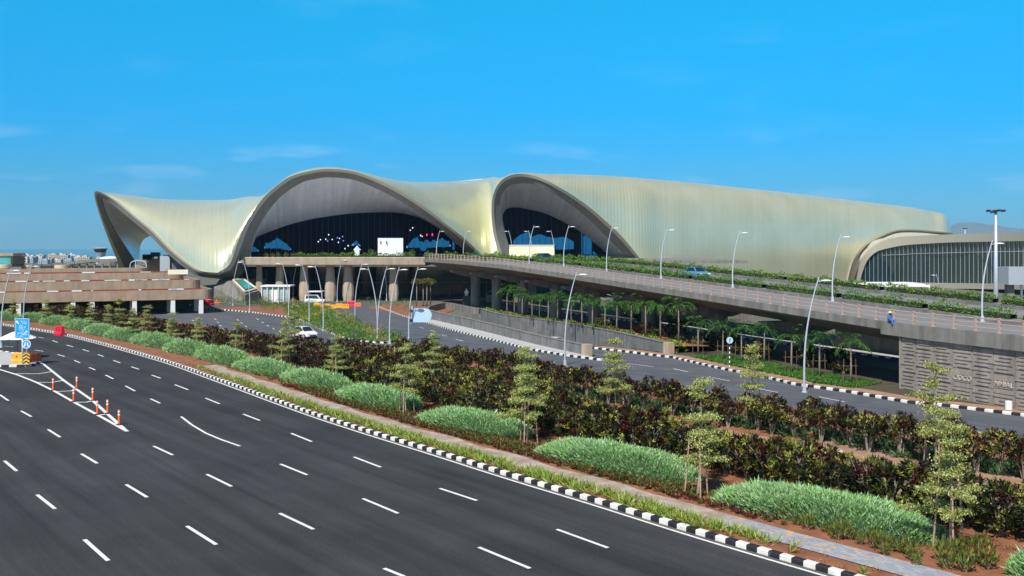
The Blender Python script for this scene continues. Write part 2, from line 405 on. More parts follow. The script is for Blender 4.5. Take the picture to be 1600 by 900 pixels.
# the curved road in the middle distance, with the way round to the terminal
BR_FAR = [G(*q) for q in [(590, 480), (627, 494), (653, 501), (707, 517), (773, 533), (827, 547), (880, 556), (939, 564)]]
RAMPK = [G(*q) for q in [(917, 544), (971, 550), (1051, 560), (1120, 576), (1200, 592), (1240, 602), (1320, 613), (1416, 630), (1480, 636), (1600, 651)]] + [Vector((46, 52, 0)), Vector((56, 36, 0))]
BR_NEAR = [G(*q) for q in [(1600, 692), (1440, 668), (1260, 643), (1060, 618), (900, 590), (760, 566), (640, 548), (560, 540)]]
LR_NEAR = [G(*q) for q in [(480, 540), (400, 530), (320, 510), (250, 500), (225, 491)]]
ISL = [G(*q) for q in [(322, 483), (362, 486), (395, 489), (425, 493), (450, 496), (470, 501), (505, 517), (527, 526), (560, 534), (600, 537), (630, 533), (617, 527), (595, 520), (565, 508), (540, 496), (515, 482), (500, 474)]]
a2 = [(56, 36), (62, 28), (48, 26)] + [(p.x, p.y) for p in BR_NEAR] + [(p.x, p.y) for p in LR_NEAR] + [tuple(G(222, 484)[:2]), tuple(G(322, 479)[:2]), tuple(G(400, 473)[:2]), tuple(G(500, 472)[:2]), tuple(G(600, 471)[:2])]
a2 += [(p.x, p.y) for p in BR_FAR] + [(p.x, p.y) for p in RAMPK]
sheet('back_road', [a2], 0.0, asphalt2)
# ramp floor of the underpass
mb = MB(); rows = []
n = len(NW)
for i in range(n):
    t = i / (n - 1)
    z = -0.02 - 6.0 * max(0, t - 0.06)
    rows.append([Vector((NW[i].x, NW[i].y, z)), Vector((FW[i].x, FW[i].y, z))])
mb.grid(rows); o = mb.build('ramp_road', asphalt); o['kind'] = 'structure'
mb = MB(); mb.face([Vector((NW[-1].x, NW[-1].y, -7)), Vector((FW[-1].x, FW[-1].y, -7)), Vector((FW[-1].x, FW[-1].y, 0.4)), Vector((NW[-1].x, NW[-1].y, 0.4))])
tag(mb.build('tunnel_wall', conc_d), 'grey end wall closing the underpass cutting below the flyover', 'wall')
# paved wedge between road and ramp wall
sheet('sidewalk', [[(p.x, p.y) for p in BR_FAR[1:]] + [(p.x, p.y) for p in offset(NW, 0.02)][:-4]], 0.09, pave_m)
# ground strips
sheet('forecourt_ground', [[(p.x, p.y) for p in [G(330, 470), G(420, 467), G(600, 466), G(700, 468), G(760, 470)]] + [(20, 235), (-150, 235), (-150, 170)]], 0.004, conc)
bedL = off(0.32); bedR = [Vector((p.x, p.y, 0)) for p in reversed(BR_NEAR)]
bed = [(p.x, p.y) for p in off(0.30)] + [(60, 28)] + [(p.x + .4, p.y) for p in BR_NEAR] + [(p.x, p.y) for p in LR_NEAR] + [tuple(G(60, 488)[:2]), tuple(G(-230, 462)[:2])]
sheet('planting_bed', [bed], 0.10, soil)
# red soil and paler soil patches
def blob(name, pts, z, m, wob=0.25):
    c = catmull([Vector((p.x, p.y, 0)) for p in pts] + [Vector((pts[0].x, pts[0].y, 0))], 5)[:-1]
    c = [(p.x + rng.uniform(-wob, wob), p.y + rng.uniform(-wob, wob)) for p in c]
    return sheet(name, [c], z, m)
for q in ([(860, 640), (920, 645), (1010, 660), (1120, 668), (1220, 690), (1130, 690), (1010, 675), (900, 660)],
          [(1240, 690), (1340, 690), (1450, 715), (1580, 745), (1640, 770), (1480, 745), (1340, 715)],
          [(650, 590), (720, 595), (820, 612), (830, 622), (730, 612)]):
    blob('soil_patch', [G(*u, .1) for u in q], 0.106, soil2)
sheet('island_soil', [[(p.x, p.y) for p in ISL]], 0.10, soil)
sheet('soil_mound_ground', [[(p.x, p.y) for p in [G(570, 481), G(600, 476), G(690, 477), G(720, 481), G(690, 492), G(640, 495), G(622, 490)]]], 0.03, soil)
# verge right of the ramp, under the flyover
vv = [(p.x, p.y) for p in offset(RAMPK, -0.32)][2:]
dkearth = mat('shade_dark_earth', (.045, .036, .022), .95, scale=.8, col2=(.085, .065, .04), bump=.6, bscale=5)  # earth colour darkened to stand for the shade under the flyover
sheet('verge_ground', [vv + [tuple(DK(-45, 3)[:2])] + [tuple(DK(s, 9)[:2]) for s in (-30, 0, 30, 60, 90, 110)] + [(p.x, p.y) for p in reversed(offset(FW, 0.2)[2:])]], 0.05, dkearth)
strip('verge_soil', offset(RAMPK, -.3), offset(RAMPK, -2.6), 0.056, soil2)
# footpath: broken dirt and slabs far off, coloured pavers close by
path = [p for p in KERB if 24 < p.y < 92]
FOOTB = sum((q2 - q1).length for q1, q2 in zip(path, path[1:]) if q2.y > 38.2)
pm = bpy.data.materials.new('worn_footpath'); pm.use_nodes = True; t = pm.node_tree; b = t.nodes['Principled BSDF']
uv = t.nodes.new('ShaderNodeUVMap'); bk = t.nodes.new('ShaderNodeTexBrick'); bk.inputs['Scale'].default_value = 1.0
bk.inputs['Brick Width'].default_value = 0.36; bk.inputs['Row Height'].default_value = 0.18; bk.inputs['Mortar Size'].default_value = 0.008
bk.inputs['Color1'].default_value = (0.36, 0.37, 0.40, 1); bk.inputs['Color2'].default_value = (0.24, 0.27, 0.33, 1); bk.inputs['Mortar'].default_value = (0.2, 0.17, 0.14, 1)
t.links.new(uv.outputs[0], bk.inputs['Vector'])
vr = t.nodes.new('ShaderNodeTexNoise'); vr.inputs['Scale'].default_value = 2.4; vr.inputs['Detail'].default_value = 1; t.links.new(uv.outputs[0], vr.inputs['Vector'])
rp = t.nodes.new('ShaderNodeValToRGB'); rp.color_ramp.elements[0].position = .60; rp.color_ramp.elements[1].position = .62
t.links.new(vr.outputs[0], rp.inputs[0])
m1 = t.nodes.new('ShaderNodeMixRGB'); m1.inputs[2].default_value = (0.55, 0.34, 0.16, 1)
t.links.new(rp.outputs[0], m1.inputs[0]); t.links.new(bk.outputs[0], m1.inputs[1])
sp = t.nodes.new('ShaderNodeSeparateXYZ'); t.links.new(uv.outputs[0], sp.inputs[0])
n3 = t.nodes.new('ShaderNodeTexNoise'); n3.inputs['Scale'].default_value = 0.9; n3.inputs['Detail'].default_value = 8; n3.inputs['Roughness'].default_value = .7; t.links.new(uv.outputs[0], n3.inputs['Vector'])
mr = t.nodes.new('ShaderNodeMapRange'); mr.inputs[1].default_value = FOOTB + 1.2; mr.inputs[2].default_value = FOOTB - 1.2; mr.inputs[3].default_value = 0; mr.inputs[4].default_value = 1
t.links.new(sp.outputs[0], mr.inputs[0])
sm_ = t.nodes.new('ShaderNodeMath'); sm_.operation = 'MULTIPLY_ADD'; sm_.inputs[1].default_value = 1.2
r3 = t.nodes.new('ShaderNodeValToRGB'); r3.color_ramp.elements[0].position = .40; r3.color_ramp.elements[1].position = .62
r3.color_ramp.elements[0].color = (0.27, 0.20, 0.15, 1); r3.color_ramp.elements[1].color = (0.44, 0.38, 0.32, 1)
t.links.new(n3.outputs[0], r3.inputs[0])
m2 = t.nodes.new('ShaderNodeMixRGB'); t.links.new(mr.outputs[0], m2.inputs[0]); t.links.new(m1.outputs[0], m2.inputs[1]); t.links.new(r3.outputs[0], m2.inputs[2])
t.links.new(m2.outputs[0], b.inputs['Base Color']); b.inputs['Roughness'].default_value = .9
mb = MB(); uvl = mb.bm.loops.layers.uv.new('UVMap')
pl, pr = off(1.45, path), off(3.0, path)
L = 0
vs = []
for i in range(len(path)):
    if i: L += (path[i] - path[i - 1]).length
    wv = 0.18 * math.sin(i * .9) * (1 if path[i].y > 42 else 0)
    a, c = pl[i], pr[i]
    vs.append((mb._v((a.x + wv * .4, a.y, .135)), mb._v((c.x + wv, c.y, .135)), L))
for a, c in zip(vs, vs[1:]):
    f = mb.bm.faces.new([a[0], a[1], c[1], c[0]])
    for lp, q in zip(f.loops, ((a[2], 0), (a[2], 1.55), (c[2], 1.55), (c[2], 0))): lp[uvl].uv = q
o = mb.build('footpath', pm); o['kind'] = 'structure'
FOOT_LEN = L

def kerb(name, pts, step=0.5, wd=0.28, h=0.2, side=-1):
    """a kerb of alternately black and white painted stones along a ground line"""
    q = resample(pts, step); mb = MB()
    inn = offset(q, side * wd)
    for i in range(len(q) - 1):
        mb.mi = i % 2
        a, b2 = q[i], q[i + 1]; c, d = inn[i + 1], inn[i]
        e = 0.012
        a2, b3 = a.lerp(b2, e), b2.lerp(a, e); d2, c2 = d.lerp(c, e), c.lerp(d, e)
        hh = h + rng.uniform(-.008, .008)
        ch = 0.035
        ax, bx = a2.lerp(d2, ch / wd), b3.lerp(c2, ch / wd)
        up = Vector((0, 0, hh)); um = Vector((0, 0, hh - ch))
        dn = Vector((0, 0, -.03))
        mb.face([a2 + dn, b3 + dn, b3 + um, a2 + um]); mb.face([a2 + um, b3 + um, bx + up, ax + up]); mb.face([ax + up, bx + up, c2 + up, d2 + up])
        mb.face([d2 + up, c2 + up, c2 + dn, d2 + dn]); mb.face([a2 + dn, a2 + um, ax + up, d2 + up, d2 + dn]); mb.face([b3 + dn, c2 + dn, c2 + up, bx + up, b3 + um])
    o = mb.build(name, [kwhite, kblack]); o['kind'] = 'structure'
    return o
kwhite = mat('kerb_white', (0.60, 0.58, 0.53), 0.75, scale=1.6, col2=(0.80, 0.79, 0.76))
kblack = mat('kerb_black', (0.014, 0.015, 0.02), 0.7, var=0.4)
chip(kwhite, 4, .63, (.30, .25, .19)); chip(kblack, 4, .64, (.20, .17, .14))
kerb('kerb', KERB)
strip('gutter', offset(KERB, .02), offset(KERB, .20), .002, mat('gutter_dust', (.075, .066, .056), .95, scale=.8, col2=(.13, .11, .09)))
kerb('kerb', BR_FAR, .6)
kerb('kerb', RAMPK, .6)
kerb('kerb', ISL[:-6], .6, side=-1)
# unmarked pale edge on the other side of the island
ug = [G(*q) for q in [(785, 474), (851, 487), (912, 493), (968, 501), (1027, 508), (1104, 521), (1171, 531), (1312, 551), (1405, 563)]]
kerb('kerb', ug, .8)
ugr = offset(ug, 5.5)
strip('service_road', ug, ugr, 0.056, asphalt2)
strip('service_path', offset(ug, -.3), offset(ug, -3.0), 0.12, pave_m)

# road paint
mbp = MB()
def line(a, b2, wd=0.15, z=0.004):
    t = (b2 - a); t.z = 0; t.normalize(); s_ = Vector((t.y, -t.x, 0)) * wd / 2; up = Vector((0, 0, z))
    mbp.face([a - s_ + up, b2 - s_ + up, b2 + s_ + up, a + s_ + up])
def polyl(pts, wd=.15, z=0.004):
    l, r = offset(pts, -wd / 2), offset(pts, wd / 2)
    for i in range(len(pts) - 1):
        up = Vector((0, 0, z)); mbp.face([l[i] + up, l[i + 1] + up, r[i + 1] + up, r[i] + up])
polyl(offset(KERB, 0.30), .14)
DASH = [(870, 827, 950, 856), (687, 763, 745, 782), (553, 714, 595, 730), (455, 677, 487, 690), (380, 647, 406, 657), (321, 622, 343, 631), (273, 601, 294, 609), (237, 586, 251, 591), (205, 573, 217, 577), (177, 563, 188, 567), (153, 554, 162, 557), (129, 546, 139, 549), (104, 539, 114, 542), (82, 532, 90, 535), (60, 527, 68, 528),
        (748, 855, 828, 888), (567, 779, 622, 802), (438, 725, 480, 742), (235, 623, 250, 630), (196, 603, 211, 611), (165, 586, 177, 592), (139, 574, 149, 578), (116, 563, 125, 567), (90, 554, 101, 557),
        (600, 888, 632, 901), (437, 802, 490, 827), (323, 741, 362, 760), (240, 697, 270, 711), (292, 822, 338, 851), (197, 757, 230, 777), (127, 709, 152, 724), (75, 671, 94, 683), (33, 642, 49, 651), (0, 617, 13, 626),
        (132, 843, 169, 876), (58, 773, 86, 795), (7, 720, 26, 736), (6, 541, 21, 542), (54, 547, 68, 549)]
for x0, y0, x1, y1 in DASH: line(G(x0, y0), G(x1, y1), .16)
polyl([G(283, 651), G(300, 664), G(322, 677), G(346, 687), G(375, 697)], .16)
lA = [G(-60, 562), G(0, 577.5), G(28, 586), G(56, 597), G(85, 611), G(115, 628), G(152, 648), G(199, 674)]
lB = [G(51, 560), G(68, 569), G(99, 594), G(119, 608), G(145, 626), G(168, 647), G(197, 673)]
polyl(lA, .24); polyl(lB, .24, .006)
for bar in ([(24, 584), (62, 584), (81, 580.5)], [(58, 597.5), (80, 597.5), (99, 594.5)], [(85, 612), (110, 611), (120, 608)], [(117, 628.5), (135, 628.5), (145, 626)], [(154, 648.5), (163, 647.5), (167, 646)]):
    polyl([G(*q) for q in bar], .24, .008)
for x0, y0, x1, y1 in ((980, 568, 1022, 573), (1052, 576, 1075, 581), (1113, 590, 1140, 595), (1178, 606, 1215, 613), (1280, 620, 1320, 628), (800, 549, 820, 553), (712, 530, 724, 533), (690, 523, 698, 525), (672, 516, 680, 518), (655, 511, 662, 513), (640, 505, 645, 507)):
    line(G(x0, y0), G(x1, y1), .12)
for q in [(335, 498), (339, 503), (343, 508), (347, 513), (370, 499), (376, 504), (383, 509), (390, 514), (401, 498), (409, 503), (417, 508), (426, 513), (436, 517), (300, 500), (310, 505)]:
    line(G(q[0], q[1]), G(q[0] + 3, q[1] + 1.6), .14)
o = mbp.build('road_marking', paint); o['kind'] = 'structure'
for p in RAMPK[:0]: pass

# ================================================================== TERMINAL
def term_keys():
    K = []  # outer edge E, inner rim edge I (or None), roof ridge Rg, squareness
    def k(e, i, r, n=2.0, e0=None): K.append((P(*e), P(*i) if i else None, P(*r), n, P(*(e0 or e))))
    k((191, 425, 275), (213, 412, 276), (205, 425, 279))
    k((181, 400, 268), (200, 392, 269), (196, 398, 272))
    k((168, 368, 258), (184, 368, 259), (181, 366, 262))
    k((155, 331, 246), (168, 339, 248), (166, 334, 251))
    k((148.5, 303, 239), (159, 312, 241), (156, 303, 247))
    k((160, 301.5, 236), (164, 311, 238), (175, 303, 248))
    k((187, 317, 231), (181, 323, 233), (205, 306, 250))
    k((213, 339, 225), (207, 345, 227), (235, 310, 256))
    k((240, 361, 219), (234, 368, 221), (262, 312.5, 260))
    k((267, 389, 212), (261, 395, 214), (285, 313.5, 262))
    k((293, 411, 206), (287, 417, 208), (305, 314, 263))
    k((315, 424, 202), (310, 431, 204), (325, 314, 263))
    k((341, 427, 200), (345, 436, 203), (345, 314, 262))
    k((360, 413, 201), (372, 433, 206), (362, 313, 261))
    k((373, 377, 204), (388, 408, 210), (378, 311, 257))
    k((387, 347, 206), (397, 368, 212), (392, 309, 250))
    k((408, 315, 208), (414, 336, 213), (413, 309, 240))
    k((427, 296, 209.5), (438, 307, 213), (430, 299, 240))
    k((453, 277.5, 211), (469, 286, 214), (456, 282, 245))
    k((485, 268, 212), (492, 279.5, 215), (488, 274, 250))
    k((515, 265, 213), (515, 277, 216), (519, 272, 252))
    k((553, 269, 216), (553, 281, 219), (559, 277, 256))
    k((593, 283, 220), (593, 297, 223), (601, 285, 262))
    k((633, 304, 226), (630, 317, 229), (635, 288, 270))
    k((673, 331, 233), (663, 339, 236), (668, 287, 278))
    k((700, 353, 238), (689, 358, 241), (692, 286, 283))
    k((727, 374, 243), (713, 379, 246), (712, 284.5, 287))
    k((752, 398, 248), (738, 398, 250), (728, 283, 290))
    k((766, 425, 250), None, (740, 282, 291))
    k((780, 425, 249), None, (749, 281, 291))
    k((779, 397, 249), (799, 399, 250), (753, 280.5, 290))
    k((771, 365, 247), (788, 360, 249), (758, 280, 288))
    k((768, 328, 245), (782, 328, 247), (765, 279.5, 284))
    k((772, 301, 244), (784, 305, 246), (772, 279, 276))
    k((783, 283, 243), (795, 291, 245), (785, 281, 265))
    k((800, 274, 243), (812, 286.5, 245), (803, 278, 270))
    k((821, 273, 244), (832, 287.5, 246), (828, 277, 276))
    k((847, 280, 247), (859, 298, 249), (855, 276.5, 280))
    k((880, 297, 250), (891, 319, 253), (885, 276, 283), 2.4)
    k((915, 320, 254), (919, 341, 257), (915, 276, 285), 2.6)
    k((947, 347, 258), (946, 368, 261), (940, 276.5, 286), 2.8)
    k((973, 372, 261), (967, 389, 264), (962, 277.5, 287), 2.9)
    k((1005, 411, 264), (990, 412, 267), (987, 279, 288), 3.0)
    def wy(x):  # the long side wall recedes to the right
        a, b2, c, d = (36.08, 264.0, 166.7, 365.0); r = (x - 800) / F
        tt = (a - r * b2) / (r * (d - b2) - (c - a)); return b2 + tt * (d - b2)
    sil = [(1005, 279.5), (1100, 288), (1200, 298), (1300, 309.5), (1330, 313), (1400, 321), (1440, 326), (1470, 333), (1484, 342), (1488, 354)]
    def sy(x): return float(np.interp(x, [q[0] for q in sil], [q[1] for q in sil]))
    for x in (1035, 1065, 1100, 1150, 1200, 1250, 1290):
        y = wy(x); k((x, 446, y), None, (x - 6, sy(x), y + 24), 3.0)
    for x, yy in ((1323, 442), (1327, 425), (1333, 407), (1342, 394), (1355, 382), (1375, 369.5), (1400, 360), (1430, 359), (1460, 361.5)):
        y = wy(x); k((x, yy, y), (x + 3 if yy > 375 else x + 1, yy + (1 if yy > 375 else 4), y + 3), (x - 5, sy(x), y + 24), 3.0, (x, 446, y))
    k((1479, 363.5, 363), (1480, 368, 368), (1472, 334.5, 378), 2.8, (1479, 446, 363))
    k((1487, 365, 369), (1487, 370, 374), (1480, 343, 385), 2.6, (1487, 446, 369))
    k((1489, 365.5, 380), (1488, 370, 384), (1481, 348, 392), 2.4, (1489, 446, 380))
    return K
KEYS = term_keys()
PER = 6
def smooth_keys(j):
    return catmull([kk[j] for kk in KEYS], PER)
EE, RR, E0 = smooth_keys(0), smooth_keys(2), smooth_keys(4)
NN = [v[0] for v in catmull([(kk[3], 0.0) for kk in KEYS], PER)]
term = empty('airport_terminal', (30, 250, 0), 'vast pale gold airport terminal with swooping lotus petal arches and dark glass mouths', 'airport terminal')
TI = Matrix.Translation((-30, -250, 0))
def tlink(name, me, m, parent=term):
    me.transform(TI) if parent is term else None
    return link(name, me, m, parent)
def uvgrid(rows, name, cols_u, cols_v=None):
    """grid mesh with UV: u along the rows' index (metres), v along each row"""
    nr, nc = len(rows), len(rows[0])
    vs = [tuple(p) for r in rows for p in r]
    fs = [(i * nc + j, i * nc + j + 1, (i + 1) * nc + j + 1, (i + 1) * nc + j) for i in range(nr - 1) for j in range(nc - 1)]
    me = bpy.data.meshes.new(name); me.from_pydata(vs, [], fs)
    uvl = me.uv_layers.new(name='UVMap'); k = 0
    for i in range(nr - 1):
        for j in range(nc - 1):
            for (a, b2) in ((i, j), (i, j + 1), (i + 1, j + 1), (i + 1, j)):
                uvl.data[k].uv = (cols_u[a], b2 / (nc - 1)); k += 1
    smooth(me)
    return me
rows = []; US = []; u = 0.0; prev = None
NV = 22
for ee, r, nn, e in zip(EE, RR, NN, E0):
    row = []
    q_ = (ee.z - e.z) / (r.z - e.z) if abs(r.z - e.z) > .5 else 0
    a0 = math.asin(min(.98, max(0, q_)) ** (nn / 2))
    for j in range(NV + 1):
        a = a0 + j / NV * (math.pi / 2 - a0)
        cz = math.sin(a) ** (2 / nn); ch = 1 - math.cos(a) ** (2 / nn)
        row.append(Vector((e.x + (r.x - e.x) * ch, e.y + (r.y - e.y) * ch, e.z + (r.z - e.z) * cz)))
    mid = row[NV // 2]
    if prev is not None: u += max((mid - prev).length, .05)
    prev = mid
    for j in (1, 2, 3, 4):
        row.append(r + Vector((2.0 * j, 22 * j, -0.9 * j - .12 * j * j)))
    rows.append(row); US.append(u)
# the legs of the end arch have no roof behind them
me = uvgrid(rows[5 * PER - 6:], 'roof_cladding', [q for q in US[5 * PER - 6:]])
roof = tlink('roof', me, clad)
lipm = mat('rim_lip', (.44, .42, .33), .5, var=.06)
def petal(name, i0, i1, S, soff_n=10, mk=rimm):
    """rim band from the outer to the inner edge, then the soffit running in to the glass line"""
    e = catmull([kk[0] for kk in KEYS[i0:i1]], PER); i_ = catmull([kk[1] for kk in KEYS[i0:i1]], PER)
    s_ = catmull(S, PER) if S else None
    f = Vector((0, -0.45, 0))
    rows_ = [[a, a + f + Vector((0, 0, .12)), (a + f).lerp(b2 + f * .4, .28), (a + f).lerp(b2 + f * .4, .30) + Vector((0, .25, 0)), b2 + f * .4, b2 + Vector((0, .5, 0))] for a, b2 in zip(e, i_)]
    me = uvgrid(rows_, name, list(range(len(rows_)))); me.set_sharp_from_angle(angle=R(30))
    nc_ = len(rows_[0]) - 1
    for k_, p_ in enumerate(me.polygons): p_.material_index = 1 if k_ % nc_ < 2 else 0
    tlink('arch_rim', me, [mk, lipm])
    if s_:
        rows_ = []; uu = []; u_ = 0; pv = None
        for a, b2 in zip(i_, s_):
            a = a + Vector((0, .5, 0))
            row = []
            for j in range(soff_n + 1):
                t_ = j / soff_n; an = t_ * math.pi / 2
                hz = t_ ** 1.0; vt = t_ ** 1.5
                row.append(Vector((a.x + (b2.x - a.x) * hz, a.y + (b2.y - a.y) * hz, a.z + (b2.z - a.z) * vt)))
            if pv is not None: u_ += max(.05, (row[3] - pv).length)
            pv = row[3]; rows_.append(row); uu.append(u_)
        tlink('soffit', uvgrid(rows_, 'soffit', uu), soffm)
    return s_
# left end arch
petal('end_arch_rim', 0, 13, None)
I0 = [kk[1] for kk in KEYS]
S0 = [P(217, 408, 288), P(218, 397, 288), P(219, 385, 287), P(224, 375, 286), P(231, 370, 283), P(235, 369, 276), P(239, 368, 262), P(242, 369, 248), P(243, 371, 226)]
def soffit_only(ikeys, S, name, mk=soffm):
    i_ = catmull(ikeys, PER); s_ = catmull(S, PER); rows_ = []; uu = []; u_ = 0; pv = None
    for a, b2 in zip(i_, s_):
        a = a + Vector((0, .5, 0)); row = [a.lerp(b2, j / 10) for j in range(11)]
        if pv is not None: u_ += max(.05, (row[3] - pv).length)
        pv = row[3]; rows_.append(row); uu.append(u_)
    tlink('soffit', uvgrid(rows_, name, uu), mk)
soffit_only(I0[0:9], S0, 'end_soffit')
# big arch
def yg(x): return 226 + (x - 396) / (738 - 396) * 28
S1p = [(392, 390), (396, 374), (404, 369), (418, 363.5), (440, 355), (463, 348), (488, 342), (513, 338), (545, 334), (580, 332), (620, 332.5), (655, 340), (686, 357.5), (711, 379.5), (737, 399)]
S1 = [P(x, y, yg(x)) for x, y in S1p]
petal('main_arch_rim', 12, 28, None)
soffit_only(I0[13:28], S1, 'main_soffit')
S2p = [(800, 400), (789, 360), (785.5, 341), (787, 332), (793, 326), (805, 324), (822, 326.5), (850, 333), (880, 346.5), (905, 361), (928, 379), (945, 394), (962, 412)]
S2 = [P(x, y, 262 + (x - 785) / 180 * 10) for x, y in S2p]
petal('side_arch_rim', 30, 43, None)
soffit_only(I0[30:43], S2, 'side_soffit')
# opening arch of the side wall
iw = [i for i, kk in enumerate(KEYS) if i > 43 and kk[1] is not None]
petal('wall_opening_rim', iw[0], iw[-1] + 1, None, 10, pierm)

def _py(x): return 331 - (x - 1344) / 256 * 96
S3 = [P(x, y, _py(x)) for x, y in ((1335, 442), (1340, 426), (1348, 409), (1359, 393), (1377, 380.5), (1392, 375), (1412, 371.5), (1440, 369.5), (1468, 368), (1482, 367.5), (1489, 367.3), (1490, 367.3))]
soffit_only([KEYS[i][1] for i in iw], S3, 'opening_soffit', pierm)
# glass mouths: a curtain of narrow panes, some clear to the sky behind, the rest dark
def inside(pt, poly):
    x, y = pt; c = False
    for (x0, y0), (x1, y1) in zip(poly, poly[1:] + poly[:1]):
        if (y0 > y) != (y1 > y) and x < (x1 - x0) * (y - y0) / (y1 - y0) + x0: c = not c
    return c
def mouth(Sp, yfun, clears, name, ybase=412, ztop=1.0):
    xs = np.arange(Sp[0][0] if Sp[0][0] < Sp[-1][0] else 786, Sp[-1][0] + .01, 1.5)
    top_x = [q[0] for q in Sp]; top_y = [q[1] for q in Sp]
    order = np.argsort(top_x); tx = np.array(top_x)[order]; ty = np.array(top_y)[order]
    dk, cl, mu = MB(), MB(), MB()
    for a, b2 in zip(xs, xs[1:]):
        m = (a + b2) / 2; y0 = float(np.interp(m, tx, ty)) - 2.5; ya = yfun(a); yb = yfun(b2)
        ys = list(np.arange(y0, ybase, 1.5)) + [ybase]
        for c, d in zip(ys, ys[1:]):
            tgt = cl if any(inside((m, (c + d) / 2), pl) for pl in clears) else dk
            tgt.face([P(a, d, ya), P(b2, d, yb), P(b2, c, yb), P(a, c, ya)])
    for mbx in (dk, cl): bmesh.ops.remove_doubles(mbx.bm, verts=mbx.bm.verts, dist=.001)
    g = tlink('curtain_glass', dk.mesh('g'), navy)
    cm_ = cl.bm; left = set(cm_.faces)
    while left:
        st_ = [left.pop()]; grp = []
        while st_:
            f = st_.pop(); grp.append(f)
            for e in f.edges:
                for f2 in e.link_faces:
                    if f2 in left: left.discard(f2); st_.append(f2)
        if len(grp) < 3: continue
        o_ = MB()
        for f in grp: o_.face([v.co.copy() for v in f.verts])
        bmesh.ops.remove_doubles(o_.bm, verts=o_.bm.verts, dist=.001)
        tlink('clear_pane', o_.mesh('g'), clear)
    for x in np.arange(xs[0] + 4, xs[-1] - 2, 9.0):
        y0 = float(np.interp(x, tx, ty)) - 1
        if y0 < ybase - 4:
            Y = yfun(x) - .06; mu.tube([P(x, y0, Y), P(x, ybase, Y)], .045, 4)
    mu.tube([P(xs[2], 398, yfun(xs[2]) - .12), P(xs[-2], 398, yfun(xs[-2]) - .12)], .1, 4)
    tlink('mullion', mu.mesh('m'), darkm)
C1 = [[(392.5, 381.5), (405, 392), (396, 394), (392, 392)], [(413, 388), (415, 380), (422, 379), (433, 372), (441, 376), (449, 382), (455, 389), (452, 392), (443, 390), (436, 388)],
      [(549, 383), (553, 379), (556, 376), (560, 380), (563, 384)],
      [(634, 387), (640, 379), (647, 373), (653, 370), (655, 377), (662, 378), (667, 374), (672, 379), (678, 374), (683, 378), (690, 371), (696, 376), (702, 377), (704, 385), (690, 386), (682, 387), (668, 387), (665, 392), (659, 392), (655, 387)],
      [(707, 377), (710, 378), (710, 390), (707, 390)]]
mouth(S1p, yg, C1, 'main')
C2 = [[(801, 384), (803, 375), (812, 367), (820, 364), (827, 363), (832, 370), (838, 367), (846, 366), (853, 369), (860, 371), (868, 372), (880, 370), (888, 372), (896, 377), (897, 389), (890, 390), (868, 390), (868, 383)],
      [(912, 368), (922, 368), (925, 376), (925, 402), (912, 402)], [(926, 391), (931, 395), (934, 403), (926, 403)], [(908, 363), (910, 363), (910, 402), (908, 402)]]
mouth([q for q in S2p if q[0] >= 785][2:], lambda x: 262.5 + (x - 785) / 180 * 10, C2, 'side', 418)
# roof edge gleam along the ridge, modelled as white tubes
tlink('ridge_gleam', MB().tube([P(838, 277, 294), P(860, 275.6, 294), P(900, 275.2, 297), P(936, 276.6, 299)], .28, 6).mesh('rf', True), white)
mbx = MB()
mbx.tube([P(602, 285.5, 262), P(640, 287.2, 270), P(690, 285.6, 282), P(740, 281.4, 290), P(768, 278.8, 284)], .10, 6)
tlink('ridge_gleam', mbx.mesh('rf', True), white)
# undercroft: dark back wall of the arrivals level, seen between the columns
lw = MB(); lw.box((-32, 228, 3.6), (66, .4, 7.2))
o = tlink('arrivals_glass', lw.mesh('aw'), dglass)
lw = MB()
for i in range(23): lw.box((-64 + i * 2.9, 227.7, 3.2), (.10, .12, 6.4))
lw.box((-32, 227.7, 3.4), (64, .1, .14))
tlink('mullion', lw.mesh('aw'), conc_d)
# plinth wedge with its teal skylight
a1_, a2_, pb_, pc_, pe_, pf_ = P(334, 449, 203), P(343, 436.5, 207), P(360.5, 439, 200.5), P(383, 461, 195), P(404, 454, 199), P(380, 437.5, 206)
def dn(p): return Vector((p.x, p.y, 0))
bk1, bk2 = Vector((a2_.x, 214, a2_.z)), Vector((pf_.x + 3, 214, pf_.z))
mb = MB()
mb.face([dn(a1_), a1_, a2_, pb_, pc_, dn(pc_)]); mb.face([pb_, pf_, pe_, pc_]); mb.face([dn(pc_), pc_, pe_, dn(pe_)]); mb.face([dn(pe_), pe_, pf_, bk2, dn(bk2)])
mb.face([a2_, bk1, bk2, pf_, pb_]); mb.face([dn(a1_), a1_, a2_, bk1, dn(bk1)])
tlink('plinth', mb.mesh('pl'), conc)
def on(u_, v_): return pc_.lerp(pb_, v_).lerp(pe_.lerp(pf_, v_), u_)
nrm = (pe_ - pc_).cross(pb_ - pc_).normalized()
if nrm.z < 0: nrm = -nrm
mb = MB(); mb.face([on(.2, .2) + nrm * .45, on(.82, .2) + nrm * .45, on(.82, .86) + nrm * .45, on(.25, .86) + nrm * .45])
tlink('skylight', mb.mesh('sk'), teal)
mb = MB()
for a, c in (((.08, .1), (.94, .1)), ((.94, .1), (.94, .95)), ((.94, .95), (.12, .95)), ((.12, .95), (.08, .1))):
    mb.tube([on(*a) + nrm * .3, on(*c) + nrm * .3], .26, 4)
tlink('skylight_frame', mb.mesh('sf'), beige)

